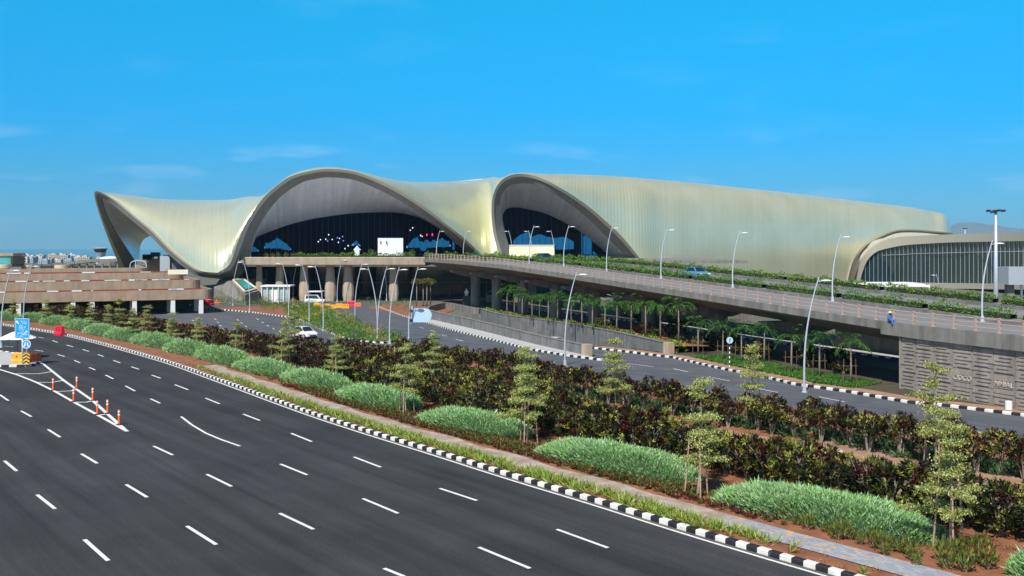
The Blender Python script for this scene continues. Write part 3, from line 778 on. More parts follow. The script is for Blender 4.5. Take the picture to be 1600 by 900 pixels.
# ------------------------------------------------------------------ glazed pier to the right
pier = empty('glazed_pier', (140, 290, 0), 'long low glass fronted pier with white mullions beside the gold wall', 'pier building')
def py_(x): return 330 - (x - 1344) / 256 * 96
def pp(x, y, d=0): return P(x, y, py_(x) + d)
out_e = [(1331, 441), (1338, 425), (1346, 407), (1357, 391), (1376, 378), (1400, 371), (1453, 367.5), (1520, 365), (1600, 362.5), (1680, 360)]
inn_e = [(1344, 441), (1347, 427), (1353, 411), (1361, 400), (1374, 391.5), (1411, 383.5), (1480, 379), (1530, 378), (1600, 376.5), (1680, 375.5)]
oe, ie = catmull([(a, b2, 0) for a, b2 in out_e], 5), catmull([(a, b2, 0) for a, b2 in inn_e], 5)
def plk(name, me, m):
    me.transform(Matrix.Translation((-140, -290, 0))); return link(name, me, m, pier)
rows_ = [[pp(a[0], a[1], .6) + Vector((2, 14, .0)), pp(a[0], a[1], 0.6), pp(a[0], a[1], -.2), pp(b2[0], b2[1], -.2), pp(b2[0], b2[1], 1.2)] for a, b2 in zip(oe, ie)]
me = uvgrid(rows_, 'pf', list(range(len(rows_)))); me.set_sharp_from_angle(angle=R(25))
plk('roof_band', me, pierm)
mb = MB()
xs = np.linspace(1345, 1680, 68)
for a, b2 in zip(xs, xs[1:]):
    ya = float(np.interp(a, [q[0] for q in inn_e], [q[1] for q in inn_e])) - .5; yb = float(np.interp(b2, [q[0] for q in inn_e], [q[1] for q in inn_e])) - .5
    mb.face([pp(a, 441 + (a - 1344) * .012, 1), pp(b2, 441 + (b2 - 1344) * .012, 1), pp(b2, yb, 1), pp(a, ya, 1)])
plk('curtain_glass', mb.mesh('pg'), dglass)
mb = MB()
x = 1352.0
while x < 1680:
    yt = float(np.interp(x, [q[0] for q in inn_e], [q[1] for q in inn_e])) - .3
    yb = 441 + (x - 1344) * .012
    if yb - yt > 5:
        a, b2 = pp(x, yt, .7), pp(x, yb, .7); mb.box((a + b2) / 2, (.08, .2, (a - b2).length))
    x += 6.6 + (x - 1344) * .002
plk('mullion', mb.mesh('pm'), mat('mullion_white', (.33, .37, .38), .45, var=.05))
mb = MB(); mb.tube([pp(1380, 399, .75), pp(1440, 396, .75), pp(1520, 394, .75), pp(1680, 391, .75)], .07, 4); plk('transom', mb.mesh('pt'), galv)
mb = MB(); rows_ = [[pp(x, 440.5 + (x - 1344) * .012, .5), pp(x, 440.5 + (x - 1344) * .012, -.4), pp(x, 449 + (x - 1344) * .014, -.4), pp(x, 449 + (x - 1344) * .014, 6)] for x in np.linspace(1338, 1680, 12)]
mb.grid(rows_); plk('floor_band', mb.mesh('fb'), pierm)
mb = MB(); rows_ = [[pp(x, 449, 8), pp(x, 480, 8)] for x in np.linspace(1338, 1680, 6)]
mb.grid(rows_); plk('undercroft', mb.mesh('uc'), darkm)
# jet bridge box at the right edge
jb = empty('boarding_bridge', (0, 0, 0), 'grey box of a boarding bridge on legs at the right end of the pier', 'boarding bridge')
a, b2 = P(1576, 417, 190), P(1640, 445, 190)
MB().box(((a.x + b2.x) / 2, 192, (a.z + b2.z) / 2), (b2.x - a.x, 4, a.z - b2.z)).build('cabin', greysh, jb, bevel=.15)
MB().box((a.x + 1.2, 192, b2.z / 2), (1.3, 1.3, b2.z)).build('leg', conc_d, jb)
MB().box((a.x + 3.6, 192, b2.z / 2), (.35, .35, b2.z)).build('leg', galv, jb)
mb = MB(); mb.tube([(a.x + 4.6, 192, .3), (a.x + 6.4, 192, b2.z)], .12, 6); mb.tube([(a.x + 6.4, 192, .3), (a.x + 4.6, 192, b2.z)], .12, 6); mb.build('brace', galv, jb)
# white canopy sheltering the kerb before the pier
cp = empty('entrance_canopy', (0, 0, 0), 'low white canopy with a curved end below the glazed pier', 'canopy')
mb = MB(); rows_ = []
for x, dz in ((1335, 0), (1360, 0), (1400, 0), (1430, 0), (1443, -.1), (1452, -.5)):
    q = P(x, 442.5, 200); rows_.append([q + Vector((0, 0, dz)), q + Vector((0, 5, .1 + dz)), q + Vector((0, 5, -.5 + dz * .3)), q + Vector((0, 0, -.75 + dz * .2))])
mb.grid(rows_, True); mb.build('canopy_roof', white, cp)
for x in (1345, 1380, 1415, 1452): q = P(x, 444, 202); MB().tube([(q.x, q.y, 0), (q.x, q.y, q.z)], .13, 8).build('post', white, cp)
# ================================================================== FLYOVER
fly = empty('flyover', DK(60, 6) * 1.0, 'long curving grey concrete flyover ramp climbing to the terminal on hammerhead piers', 'flyover')
fly.location = (0, 0, 0)
SS = [-40, -30, -20, -10, -3, 2.4] + list(range(8, 136, 6)) + [136]
def deck(name, prof, s_list, m):
    rows_ = [[DK(s, p, z) for p, z in prof] for s in s_list]
    mb = MB(); mb.grid(rows_, True)
    mb.bm.faces.new(list(reversed([v for v in mb.bm.verts][:len(prof)])))
    return mb.build(name, m, fly)
prof1 = [(0, .36), (.35, .36), (.35, 0), (12.7, 0), (12.7, -.4), (11, -.9), (9, -1.7), (4, -1.7), (2.2, -1.0), (.3, -.5), (0, -.32)]
deck('deck', prof1, [2.4] + list(range(8, 136, 6)) + [136], conc)
prof1b = [(-.06, .38), (.35, .38), (.35, 0), (12.7, 0), (12.7, -1.3), (-.06, -.72)]
deck('abutment_deck', prof1b, [-40, -30, -20, -10, -3, 2.2], conc)
prof2 = [(14.5, .36), (14.5, -.4), (16.5, -1.2), (23, -1.2), (25.6, -.4), (25.6, .36), (25.3, .36), (25.3, 0), (14.8, 0), (14.8, .36)]
deck('deck', list(reversed(prof2)), [-40, -20, 0] + list(range(6, 136, 6)) + [136], conc)
for p0, p1 in ((.36, 12.6), (14.9, 25.2)):
    mb = MB(); mb.grid([[DK(s, p0, .012), DK(s, p1, .012)] for s in SS]); mb.build('carriageway', mat('deck_asphalt', (0.19, 0.19, 0.19), .9, var=.12, scale=.4), fly)
# planter troughs
for p0, p1 in ((11.2, 12.65), (23.9, 25.2)):
    mb = MB(); rows_ = [[DK(s, p0, .02), DK(s, p0, .4), DK(s, p1, .4), DK(s, p1, .02)] for s in SS]
    mb.grid(rows_); mb.build('planter_trough', conc_d, fly)
# piers with hammerhead caps
for s in (20, 36, 52, 68, 82, 96, 109, 121):
    c = DK(s, 6.4); z = c.z
    ang = math.atan2(FN.y, FN.x)
    mb = MB(); mb.lathe((c.x, c.y, 0), [(1.0, 0), (.95, 1.5), (.92, z - 3.4), (1.25, z - 2.6)], 16)
    pr_ = mb.build('pier_column', conc, fly, True, R(40))
    mb = MB()
    for (pa, pb, za, zb) in ((1.2, 11.6, -2.1, -1.72),):
        sec = [(1.2, -1.72), (1.2, -2.1), (4.6, -3.0), (8.2, -3.0), (11.6, -2.1), (11.6, -1.72)]
        f0 = [DK(s, p, 0) + FD * -.8 + Vector((0, 0, zz)) for p, zz in sec]; f1 = [DK(s, p, 0) + FD * .8 + Vector((0, 0, zz)) for p, zz in sec]
        for q in f0 + f1: pass
        for i, q in enumerate(f0): q.z = z + sec[i][1]
        for i, q in enumerate(f1): q.z = z + sec[i][1]
        mb.grid([f0, f1], True); mb.face(list(reversed(f0))); mb.face(f1)
    mb.build('pier_cap', conc, fly)
    c = DK(s + 3, 20); mb = MB(); mb.lathe((c.x, c.y, 0), [(.9, 0), (.9, c.z - 1.2)], 14); mb.build('pier_column', conc, fly, True, R(40))

rail = empty('flyover_railing', (0, 0, 0), 'rose coloured three bar railing along the near edge of the flyover', 'railing')
mb = MB()
for hz, rr in ((.98, .055), (.64, .042), (.30, .042)):
    mb.tube([DK(s, .17, .36 + hz) for s in SS], rr * .85, 5)
mb.build('rail', railp, rail)
mb = MB()
s = -36.0; first = None
while s < 134:
    c = DK(s, .17, .36)
    if first is None:
        pb = MB(); pb.box((0, 0, .52), (.16, .16, 1.06)); pb.box((0, 0, 1.07), (.2, .2, .07)); pb.box((0, 0, .02), (.26, .26, .05))
        first = pb.build('rail_post', railp, rail, loc=c); first.rotation_euler.z = math.atan2(FN.y, FN.x)
    else:
        o = first.copy(); COL.objects.link(o); o.parent = rail; o.location = c
    s += 2.05

# retaining wall of cast panels with two emblem panels
rw = empty('retaining_wall', (0, 0, 0), 'tall buff retaining wall of ribbed cast panels carrying two lettered panels', 'wall')
def WP(s, z, d=0.0):
    v = FO + FD * s + FN * (.28 - d); v.z = z; return v
ztop = 4.24
S0w, S1w = -38.0, .37
a0, a1 = WP(S1w, 0, 0), WP(S0w, 0, 0)
b1_, b0_ = a1 + FN * 12, a0 + FN * 12
MB().prism([(a0.x, a0.y), (a1.x, a1.y), (b1_.x, b1_.y), (b0_.x, b0_.y)], -.1, ztop).build('wall_core', conc_d, rw)
mb = MB(); rib = MB()
angw = math.atan2(FD.y, FD.x)
def wbox(mbx, s, z, ws, hz, d0, d1):
    c = WP(s, z, (d0 + d1) / 2); mbx.box(c, (ws, d1 - d0, hz), angw)
PWD = 1.86; texts = []
ci = 0; s = S1w
wbox(mb, s - .09, ztop / 2, .18, ztop, .0, .12)
s -= .2
while s > S0w:
    wd = PWD if ci else 1.5
    zz = -.7 if ci % 2 else 0.0
    zz -= .16 * (ci % 3)
    if ci in (3, 5): zz = -.45
    ri = 0
    while zz < ztop:
        z0, z1 = max(zz + .03, 0), min(zz + 1.40, ztop)
        if z1 - z0 > .12:
            wbox(mb, s - wd / 2, (z0 + z1) / 2, wd - .05, z1 - z0, 0, .05)
            isT = ci in (3, 5) and z0 < 1.9 < z1
            if isT:
                zc = (zz + zz + 1.43) / 2
                for dz, hh in ((.27, .05), (-.27, .05)): wbox(rib, s - wd / 2, zc + dz, 1.5, hh, .05, .09)
                for ds in (-.75, .75): wbox(rib, s - wd / 2 + ds, zc, .05, .58, .05, .09)
                texts.append((s - wd / 2, zc, 'CIDCO' if ci == 3 else 'NMIAL'))
            else:
                k = 0; zr = zz + .16
                while zr < zz + 1.35:
                    if z0 + .04 < zr < z1 - .06:
                        lw_ = (1.2, 1.6, 1.0, 1.65, 1.35, 1.1)[(k + ci + ri) % 6] * wd / 1.86
                        sh = rng.choice((-.12, 0, .1))
                        wbox(rib, s - wd / 2 + sh, zr, lw_, .085, .05, .105)
                    zr += .27; k += 1
        zz += 1.43; ri += 1
    s -= wd; ci += 1
mb.build('cast_panel', wallm, rw)
rib.build('panel_rib', wallm, rw)
for ts, tz, tx in texts:
    cu = bpy.data.curves.new('t', 'FONT'); cu.body = tx; cu.size = .54; cu.extrude = .045; cu.align_x = 'CENTER'; cu.align_y = 'CENTER'; cu.offset = .012
    to = bpy.data.objects.new('t', cu); COL.objects.link(to)
    bpy.context.view_layer.update()
    me = bpy.data.meshes.new_from_object(to.evaluated_get(bpy.context.evaluated_depsgraph_get()))
    bpy.data.objects.remove(to)
    o = link('raised_letters', me, mat('letter_concrete', (.42, .38, .33), .85), rw, WP(ts, tz, .07))
    o.rotation_euler = Matrix((Vector((-FD.x, -FD.y, 0)), Vector((0, 0, 1)), Vector((-FN.x, -FN.y, 0)))).transposed().to_euler()

# wall and shelters seen under the flyover
for i, (xa, ya, xb, yb, yt, lab) in enumerate(((1140, 500, 1190, 505, 482, 'grey wall panel lit by sun beyond the flyover, left of the blue lamp'), (1308, 543, 1412, 556, 523, 'grey ribbed wall beyond the underpass road, left of the buff wall'), (960, 491, 1135, 511, 468, 'long grey boundary wall behind the palms under the flyover'))):
    a, b2 = G(xa, ya), G(xb, yb); d = b2 - a; h_ = (yb - yt) / F * b2.y * .95
    wl = empty('boundary_wall', (0, 0, 0), lab, 'wall')
    MB().box((a + b2) / 2 + Vector((0, 0, h_ / 2)), (d.length, .25, h_), math.atan2(d.y, d.x)).build('wall_panel', conc, wl)
    n_ = max(2, int(d.length / 2.4)); mb = MB()
    for k in range(n_ + 1): mb.box(a + d * (k / n_) + Vector((0, 0, h_ / 2)), (.22, .36, h_ + .1), math.atan2(d.y, d.x))
    mb.build('wall_post', conc_d, wl)

# ================================================================== FORECOURT DECK
fc = empty('forecourt_deck', (0, 0, 0), 'raised tan forecourt slab before the big arch, on tapered columns', 'elevated forecourt')
x0, x1 = P(388, 402, 205), P(664, 402, 205)
def fsec(x, y0): return [Vector((x, y0 + 48, 9.0)), Vector((x, y0 + .5, 9.0)), Vector((x, y0 + .5, 9.62)), Vector((x, y0 + .1, 9.62)), Vector((x, y0, 9.5)), Vector((x, y0 + .25, 8.0)), Vector((x, y0 + .8, 7.75)), Vector((x, y0 + 48, 7.75))]
mb = MB(); r0, r1 = fsec(x0.x - 1.6, 205.6), fsec(x1.x, 205)
mb.grid([r0, r1], True); mb.face(r0); mb.face(list(reversed(r1))); mb.build('slab', tan, fc)
mb = MB(); mb.box(((r0[0].x + r1[0].x) / 2, 231, 9.02), (r1[0].x - r0[0].x, 44, .03)); mb.build('pale_paving', mat('soffit_bounce_white', (.78, .78, .78), .5, var=.06), fc)  # pale top layer added to bounce sunlight up into the arch soffits
mb = MB(); mb.box(((x1.x + 34), 240, 8.55), (72, 62, .6)); mb.mi = 0
for f in mb.bm.faces: pass
mb.build('slab', conc, fc)
for cx, wd in ((405, .8), (437, 1.0), (475, 1.05), (516, 1.15), (544, 1.15), (615, 1.0)):
    c = G(cx, 470.5); c.z = 0
    mb = MB(); mb.lathe((c.x, c.y, 0), [(wd * .9, 0), (wd * 1.05, 1.2), (wd * 1.02, 3), (wd * .82, 6), (wd * .72, 7.8)], 8, 1.0, .62)
    mb.build('column', tan, fc)
bk_ = MB(); 

# kiosks on the forecourt
k = empty('white_kiosk', (0, 0, 0), 'white boxy kiosk with two slot windows on the forecourt deck', 'kiosk')
a = P(589, 372, 222); b2 = P(628, 394, 222)
MB().box(((a.x + b2.x) / 2, 224, (a.z + 9) / 2), (b2.x - a.x, 4.5, a.z - 9), 0.12).build('kiosk_wall', mat('kiosk_white', (.62, .65, .68), .6, var=.04), k, bevel=.05)
mb = MB()
for x in (595, 604): q = P(x, 379, 221.4); mb.box(q, (.18, .3, .7))
mb.build('slot_window', darkm, k)
t_ = empty('white_tent', (0, 0, 0), 'small white peaked tent in front of the white kiosk', 'tent')
a = P(601, 395, 218); b2 = P(621, 395, 218); ap = P(610, 384.5, 219.5)
mb = MB(); vs = [a, b2, b2 + Vector((0, 3, 0)), a + Vector((0, 3, 0))]
for i in range(4): mb.face([vs[i], vs[(i + 1) % 4], ap])
mb.build('canopy', white, t_)
mb = MB()
for v in vs: mb.tube([(v.x, v.y, 9), v], .06, 5)
mb.build('tent_pole', white, t_)
hb = empty('cream_hoarding', (0, 0, 0), 'plain cream hoarding standing in the mouth of the smaller arch', 'hoarding')
a = P(796, 383.5, 236); b2 = P(866, 402, 236)
MB().box(((a.x + b2.x) / 2, 236, (a.z + 8.6) / 2), (b2.x - a.x, .25, a.z - 8.6)).build('hoarding_panel', cream, hb)
mb = MB()
for i in range(9): mb.box((a.x + (b2.x - a.x) * i / 8, 236.3, 9.6), (.12, .2, a.z - 8.6))
mb.box(((a.x + b2.x) / 2, 235.9, a.z + .06), (b2.x - a.x + .2, .4, .14)); mb.build('hoarding_frame', white, hb)
bo = empty('white_booth', (0, 0, 0), 'narrow white booth with a pointed roof deep in the big arch', 'booth')
q = P(558, 395, 224); MB().box((q.x, 224, 10), (1.0, 1.0, 2.2)).build('booth_wall', white, bo); MB().lathe((q.x, 224, 11.1), [(.9, 0), (.05, 1.0)], 4).build('booth_roof', signpale, bo)

# hanging lights in the mouth of the big arch
glowW = mat('lantern_glass', (.75, .82, 1.0), .3, emit=.9); glowP = mat('pink_lantern_glass', (1.0, .02, .35), .3, emit=1.4); glowB = mat('blue_lantern_glass', (.25, .35, 1.0), .3, emit=.6)
def lantern(x, y, m, sz, lab, grp):
    q = P(x, y, yg(x) - 1.2)
    sz *= rng.uniform(.35, .7); q.x += rng.uniform(-.5, .5); q.z += rng.uniform(-.4, .4)
    o = MB().lathe(q, [(.04, sz * 1.0), (.13, sz * .5), (.16, 0), (.10, -sz * .6), (.03, -sz * .8)], 8).build('hanging_lantern', m)
    tag(o, lab, 'lantern', grp)
for x, y, z in ((514, 365, .5), (508, 373, .5), (497, 380, .35), (520, 373, .4), (530, 378, .55), (545, 386.5, .45), (540, 387, .3), (533, 371, .3), (503, 377, .3)):
    lantern(x, y, glowW, z, 'small white lantern hanging in the dark left half of the big arch', 'white lanterns hanging left in the big arch')
for x, y, z in ((524, 371, .5), (536, 370, .4), (539, 374, .4), (512, 378, .3)):
    lantern(x, y, glowB, z, 'faint blue lantern hanging in the dark left half of the big arch', 'blue lanterns hanging left in the big arch')
for x, y, z in ((641, 360, .5), (647, 357, .5), (655, 366, .4), (659, 370, .45)):
    lantern(x, y, glowW, z, 'pale lantern hanging above the white kiosk in the big arch', 'pale lanterns above the kiosk')
lantern(666, 369, glowP, .9, 'bright pink lantern hanging in the big arch, nearer the kiosk', None)
lantern(678, 369, glowP, .85, 'bright pink lantern hanging in the big arch, nearer the sloping rim', None)

# ================================================================== UNDERPASS WALLS
def wall_line(name, pts, zt, thick, m, lab, zb=-6.5):
    e = empty(name, (0, 0, 0), lab, 'wall')
    l, r = offset(pts, -thick / 2), offset(pts, thick / 2); n = len(pts); rows_ = []
    for i in range(n):
        t = zt(i / (n - 1)); zz = zb if i > 3 else -.3
        rows_.append([Vector((l[i].x, l[i].y, zz)), Vector((l[i].x, l[i].y, t)), Vector((r[i].x, r[i].y, t)), Vector((r[i].x, r[i].y, zz))])
    mb = MB(); mb.grid(rows_); mb.face(rows_[0]); mb.face(rows_[-1]); mb.build('wall_face', m, e)
    rows_ = [[Vector((a.x, a.y, zt(i / (n - 1)) + .01)), Vector((a.x, a.y, zt(i / (n - 1)) + .09)), Vector((b2.x, b2.y, zt(i / (n - 1)) + .09)), Vector((b2.x, b2.y, zt(i / (n - 1)) + .01))] for i, (a, b2) in enumerate(zip(offset(pts, -thick / 2 - .05), offset(pts, thick / 2 + .05)))]
    mb = MB(); mb.grid(rows_, True); mb.face(rows_[0]); mb.face(rows_[-1]); mb.build('coping', conc, e)
    return e
nw = wall_line('ramp_wall', NW, lambda t: 1.1 + .35 * t, .35, conc_d, 'low grey parapet wall on the near side of the underpass ramp')
fw = wall_line('ramp_wall', FW, lambda t: 1.15 + .1 * t, .35, conc_d, 'long grey wall with curved far end on the palm side of the underpass ramp')
for (p, par, lab) in ((NW[0], nw, ''), (FW[0], fw, '')):
    MB().box((p.x, p.y, .62), (.85, .85, 1.28), .5).build('end_post', tan, par, bevel=.03)
mb = MB()
# cross strut lamps fixed to the ramp wall
for (x, y) in ((689, 488), (726, 496), (772, 507), (823, 517)):
    q = P(x, y, 140); 
c_ = catmull([P(750, 486, 164), P(745, 488, 166), P(736, 490, 168), P(700, 481.5, 182), P(672, 484, 172), P(668, 492, 160)], 6)
e = empty('curved_wall', (0, 0, 0), 'curved grey retaining wall at the far end of the underpass, beside the pale blue board', 'wall')
mb = MB(); l, r = offset(c_, -.15), offset(c_, .15)
mb.grid([[Vector((a.x, a.y, -6)), Vector((a.x, a.y, 1.2)), Vector((b2.x, b2.y, 1.2)), Vector((b2.x, b2.y, -6))] for a, b2 in zip(l, r)]); mb.build('wall_face', conc, e)

# ================================================================== CAR PARK
cpk = empty('terraced_car_park', (0, 0, 0), 'brown terraced car park with stepped tiers over white columns at the left', 'car park')
LX = Vector((-83, 156, 0)); RX = Vector((-52.8, 170, 0)); cdv = (RX - LX).normalized(); cdn = Vector((-cdv.y, cdv.x, 0))
def tier(z0, z1, setb, endx, thick=.4, rcap=2.0):
    t = (endx - RX.x) / cdv.x
    E_ = RX + cdv * t + cdn * setb; S_ = LX - cdv * 70 + cdn * setb
    pts = [S_, E_ - cdv * rcap]
    for k in range(1, 7):
        a = k / 6 * math.pi / 2
        pts.append(E_ - cdv * rcap + cdv * rcap * math.sin(a) + cdn * rcap * (1 - math.cos(a)))
    pts.append(pts[-1] + cdn * 30)
    l = [Vector((p.x, p.y, 0)) for p in pts]; r = offset(l, -thick)
    mb = MB(); mb.grid([[Vector((a.x, a.y, z0)), Vector((a.x, a.y, z1)), Vector((b2.x, b2.y, z1)), Vector((b2.x, b2.y, z0))] for a, b2 in zip(l, r)], True)
    mb.build('parapet', brown, cpk)
    mb = MB(); poly = [(p.x, p.y) for p in r] + [tuple((S_ + cdn * 30)[:2])]
    mb.prism(poly[::-1], z0 + .02, z0 + .4); mb.build('floor_slab', brown, cpk)
    return l
t1 = tier(2.55, 4.25, 0, -52.8); t2 = tier(4.3, 5.85, 3.4, -54.3); t3 = tier(5.8, 7.15, 6.6, -56.6); t4 = tier(7.0, 7.95, 9.6, -62.0)
# planting trough edges of red oxide steel between the tiers
for t, z, s0 in ((t1, 4.27, .72), (t2, 5.87, .4), (t3, 7.17, .5)):
    a = t[0] + cdn * 1.2; b2 = t[1] + cdn * 1.2
    mb = MB(); mb.box((a + b2) / 2 + Vector((0, 0, z - .0)), ((b2 - a).length, .5, .34), math.atan2(cdv.y, cdv.x)); mb.build('trough', mat('red_oxide', (.26, .045, .03), .8, var=.3, scale=.25), cpk)
for i in range(60):
    mb = MB(); t, z = rng.choice(((t1, 4.3), (t2, 5.9), (t2, 5.9), (t3, 7.2))); d = (t[1] - t[0]); u_ = rng.uniform(.38, 1)
    mb.box(t[0] + d * u_ + cdn * .15 + Vector((0, 0, z + .06)), (rng.uniform(.3, 2.4), .4, rng.uniform(.1, .22)), math.atan2(cdv.y, cdv.x)); mb.build('coping_block', white, cpk)
for x in (29, 70, 114, 144, 210, 270, 314):
    u_ = None
    r_ = (x - 800) / F
    q = LX + cdn * .45
    tt = (r_ * q.y - q.x) / (cdv.x - r_ * cdv.y); c = q + cdv * tt
    MB().box((c.x, c.y, 1.3), (.72, .72, 2.7), math.atan2(cdv.y, cdv.x)).build('column', white, cpk, bevel=.06)
    c2 = c + cdn * 7; MB().box((c2.x, c2.y, 1.3), (.7, .7, 2.7), math.atan2(cdv.y, cdv.x)).build('column', white, cpk)
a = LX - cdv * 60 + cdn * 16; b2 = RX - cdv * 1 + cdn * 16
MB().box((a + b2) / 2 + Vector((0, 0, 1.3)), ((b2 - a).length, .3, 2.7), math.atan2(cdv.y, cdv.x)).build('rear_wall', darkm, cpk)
# stair turrets, glass lookout kiosk on the roof
def turret(x, y0, y1, rad, Yd, lab):
    q = P(x, y1, Yd); z1 = P(x, y0, Yd).z
    e = empty('stair_turret', (q.x, q.y, q.z), lab, 'turret')
    MB().lathe((0, 0, 0), [(rad, -.6), (rad, (z1 - q.z) * .62)], 24).build('drum', brown, e, True, R(40))
    MB().lathe((0, 0, (z1 - q.z) * .62), [(rad * 1.03, 0.01), (rad * 1.03, (z1 - q.z) * .38)], 24).build('cap_ring', beige, e, True, R(40))
    MB().lathe((0, 0, -.5), [(rad * 1.3, 0), (rad * 1.3, .14)], 24).build('ledge', beige, e, True, R(40))
turret(96, 414, 428, 1.15, 174, 'round brown stair drum with a beige collar on the car park terrace')
turret(5, 413, 429, 1.35, 172, 'round brown drum below the teal glass lookout kiosk')
turret(44, 414, 422, 1.1, 180, 'small round beige capped drum between the lookout kiosk and the stair drum')
lk = empty('lookout_kiosk', (0, 0, 0), 'teal glass lookout kiosk with a brown flat roof at the left edge', 'kiosk')
a = P(-25, 400, 176); b2 = P(20, 413, 176)
c = (a + b2) / 2
MB().box((c.x, 178, c.z), (b2.x - a.x - .3, 4, a.z - b2.z)).build('glazing', teal, lk)
MB().box((c.x, 178, a.z + .28), (b2.x - a.x + .4, 4.6, .5)).build('kiosk_roof', brown, lk)
MB().box((c.x, 178, b2.z - .2), (b2.x - a.x, 4.2, .5)).build('kiosk_base', darkm, lk)
MB().box((b2.x, 177.8, c.z), (.5, 4.2, a.z - b2.z)).build('corner_post', darkm, lk)
# banner
q = P(278, 425, 172); tag(MB().box((q.x, q.y, q.z), (3.4, .12, .85), math.atan2(cdv.y, cdv.x) - .1).build('banner', mat('banner_cloth', (.80, .72, .50), .8, col2=(.8, .78, .7), scale=.6)), 'white and cream banner hung on the right end of the brown car park', 'banner')
# canopy hoops
hp = empty('bicycle_canopy', (0, 0, 0), 'pale curved hoop frame on the car park roof under the gold petal leg', 'canopy frame')
for dy in (0, 2.2):
    mb = MB(); a = P(203, 419, 190 + dy); w_ = 3.3; pts = []
    for k_ in range(11): an = math.pi * k_ / 10; pts.append((a.x + w_ / 2 - math.cos(an) * w_ / 2, a.y, a.z + 1.55 * math.sin(an) ** .5))
    mb.tube(pts, .09, 6); mb.build('hoop', galv, hp)
mb = MB(); a = P(203, 419, 190)
for k_ in (.5, 1.65, 2.8): mb.tube([(a.x + k_, a.y, a.z + 1.3), (a.x + k_, a.y + 2.2, a.z + 1.3)], .06, 5)
mb.tube([(a.x + 1.1, a.y, a.z), (a.x + 1.1, a.y, a.z + 1.5)], .07, 5); mb.build('purlin', galv, hp)
gb = empty('plant_room', (0, 0, 0), 'grey sheet clad plant room under the gold petal', 'plant room')
a = P(248, 400, 215); b2 = P(279, 422, 215)
MB().box(((a.x + b2.x) / 2 - 1.0, 217, a.z / 2), ((b2.x - a.x) * .5, 3.2, a.z)).build('wall', greysh, gb)
MB().box(((a.x + b2.x) / 2 + 1.3, 217.6, a.z / 2), ((b2.x - a.x) * .55, 3.2, a.z)).build('wall', mat('dark_sheet', (.12, .13, .16), .6), gb)
be = empty('rooftop_plant', (0, 0, 0), 'dark rooftop machinery on a brown block seen through the end arch', 'roof machinery')
a = P(228, 404, 285); b2 = P(275, 420, 285)
MB().box(((a.x + b2.x) / 2, 287, 4.2), (b2.x - a.x, 3, a.z * 1.0)).build('block', brown, be)
mb = MB()
for x, y, wd, hh in ((230, 399, 2.2, 1.6), (243, 395, 2.4, 1.3), (236, 398, 1.2, 1.2), (262, 398, 2.2, 1.0), (270, 398, 1.5, 1.6), (256, 400, 3, .6)): q = P(x, y, 284); mb.box((q.x, q.y, q.z - .5), (wd, 1.6, hh))
mb.build('machine', darkm, be)

# ================================================================== FAR THINGS
vi = empty('distant_viaduct', (0, 0, 0), 'low grey ramped viaduct behind the car park roof, left of the gold petal', 'viaduct')
a = [P(100, 412, 330), P(145, 407, 330), P(200, 405.5, 330), P(260, 404, 330)]
mb = MB(); mb.grid([[q + Vector((0, 0, .5)), q + Vector((0, 0, -.5)), q + Vector((0, 8, -.5)), q + Vector((0, 8, .5))] for q in a], True); mb.build('deck', conc, vi)
for x in (112, 124, 136, 148, 160, 172, 184, 196): q = P(x, 412, 331); MB().box((q.x, q.y, q.z / 2), (.5, .6, q.z)).build('column', conc, vi)
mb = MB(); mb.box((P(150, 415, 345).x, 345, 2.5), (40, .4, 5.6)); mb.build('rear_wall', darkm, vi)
ct = empty('control_tower', (0, 0, 0), 'blue grey airport control tower with a flared cab in the far distance', 'control tower')
q = P(157, 386, 700); zt = q.z
MB().lathe((q.x, q.y, 0), [(3.3, 0), (2.9, zt - 7), (4.1, zt - 4)], 12).build('shaft', greysh, ct)
MB().lathe((q.x, q.y, zt - 3.95), [(3.6, 0), (4.7, 2.6)], 12).build('cab_glass', dglass, ct)
MB().lathe((q.x, q.y, zt - 1.3), [(4.7, 0), (4.9, .5), (3.5, .9), (.3, 1.1)], 12).build('cab_roof', greysh, ct)
dm = empty('white_dome', (0, 0, 0), 'low white rounded roof beyond the viaduct by the control tower', 'dome')
q = P(172, 404, 420); MB().lathe((q.x, q.y, 0), [(4.6, 0), (4.6, q.z - .4), (4.0, q.z + .3), (2.6, q.z + .8), (.4, q.z + 1.0)], 16).build('dome_shell', white, dm, True)
MB().lathe((q.x, q.y, 0), [(4.9, 0), (4.9, q.z - .9)], 16).build('drum_wall', conc, dm)
# low white town along the horizon
townm = [mat('town_white', (.50, .50, .50), .8), mat('town_cream', (.42, .37, .32), .8), mat('town_blue', (.32, .40, .46), .8)]
protoT = []
for i in range(4):
    mb = MB(); wd, hh = rng.uniform(5, 9), rng.uniform(3, 5.5)
    mb.box((0, 0, hh / 2), (wd, 5, hh)); mb.box((rng.uniform(-1, 1), 0, hh + .5), (wd * .4, 3, 1.0))
    mb.mi = 1; wn_ = mb
    for kx in range(int(wd / 1.6)):
        for kz in range(int(hh / 1.6)): wn_.box((-wd / 2 + 1 + kx * 1.6, -2.52, 1.0 + kz * 1.5), (.7, .1, .8))
    protoT.append(mb.mesh('town_block')); protoT[-1].materials.append(townm[i % 3]); protoT[-1].materials.append(darkm)
for i in range(30):
    x = 22 + i * 4 + rng.uniform(-2, 2); Y = rng.uniform(700, 1100)
    q = P(x, 410, Y); tall = rng.uniform(.5, 1.25)
    pm_ = protoT[rng.randrange(4)]
    e = tag(link('town_block', pm_, None, None, (q.x, q.y, 0)), 'tiny pale flat roofed block in the far town beyond the car park', 'building', 'pale town blocks on the left horizon')
    e.scale = (1, 1, tall)
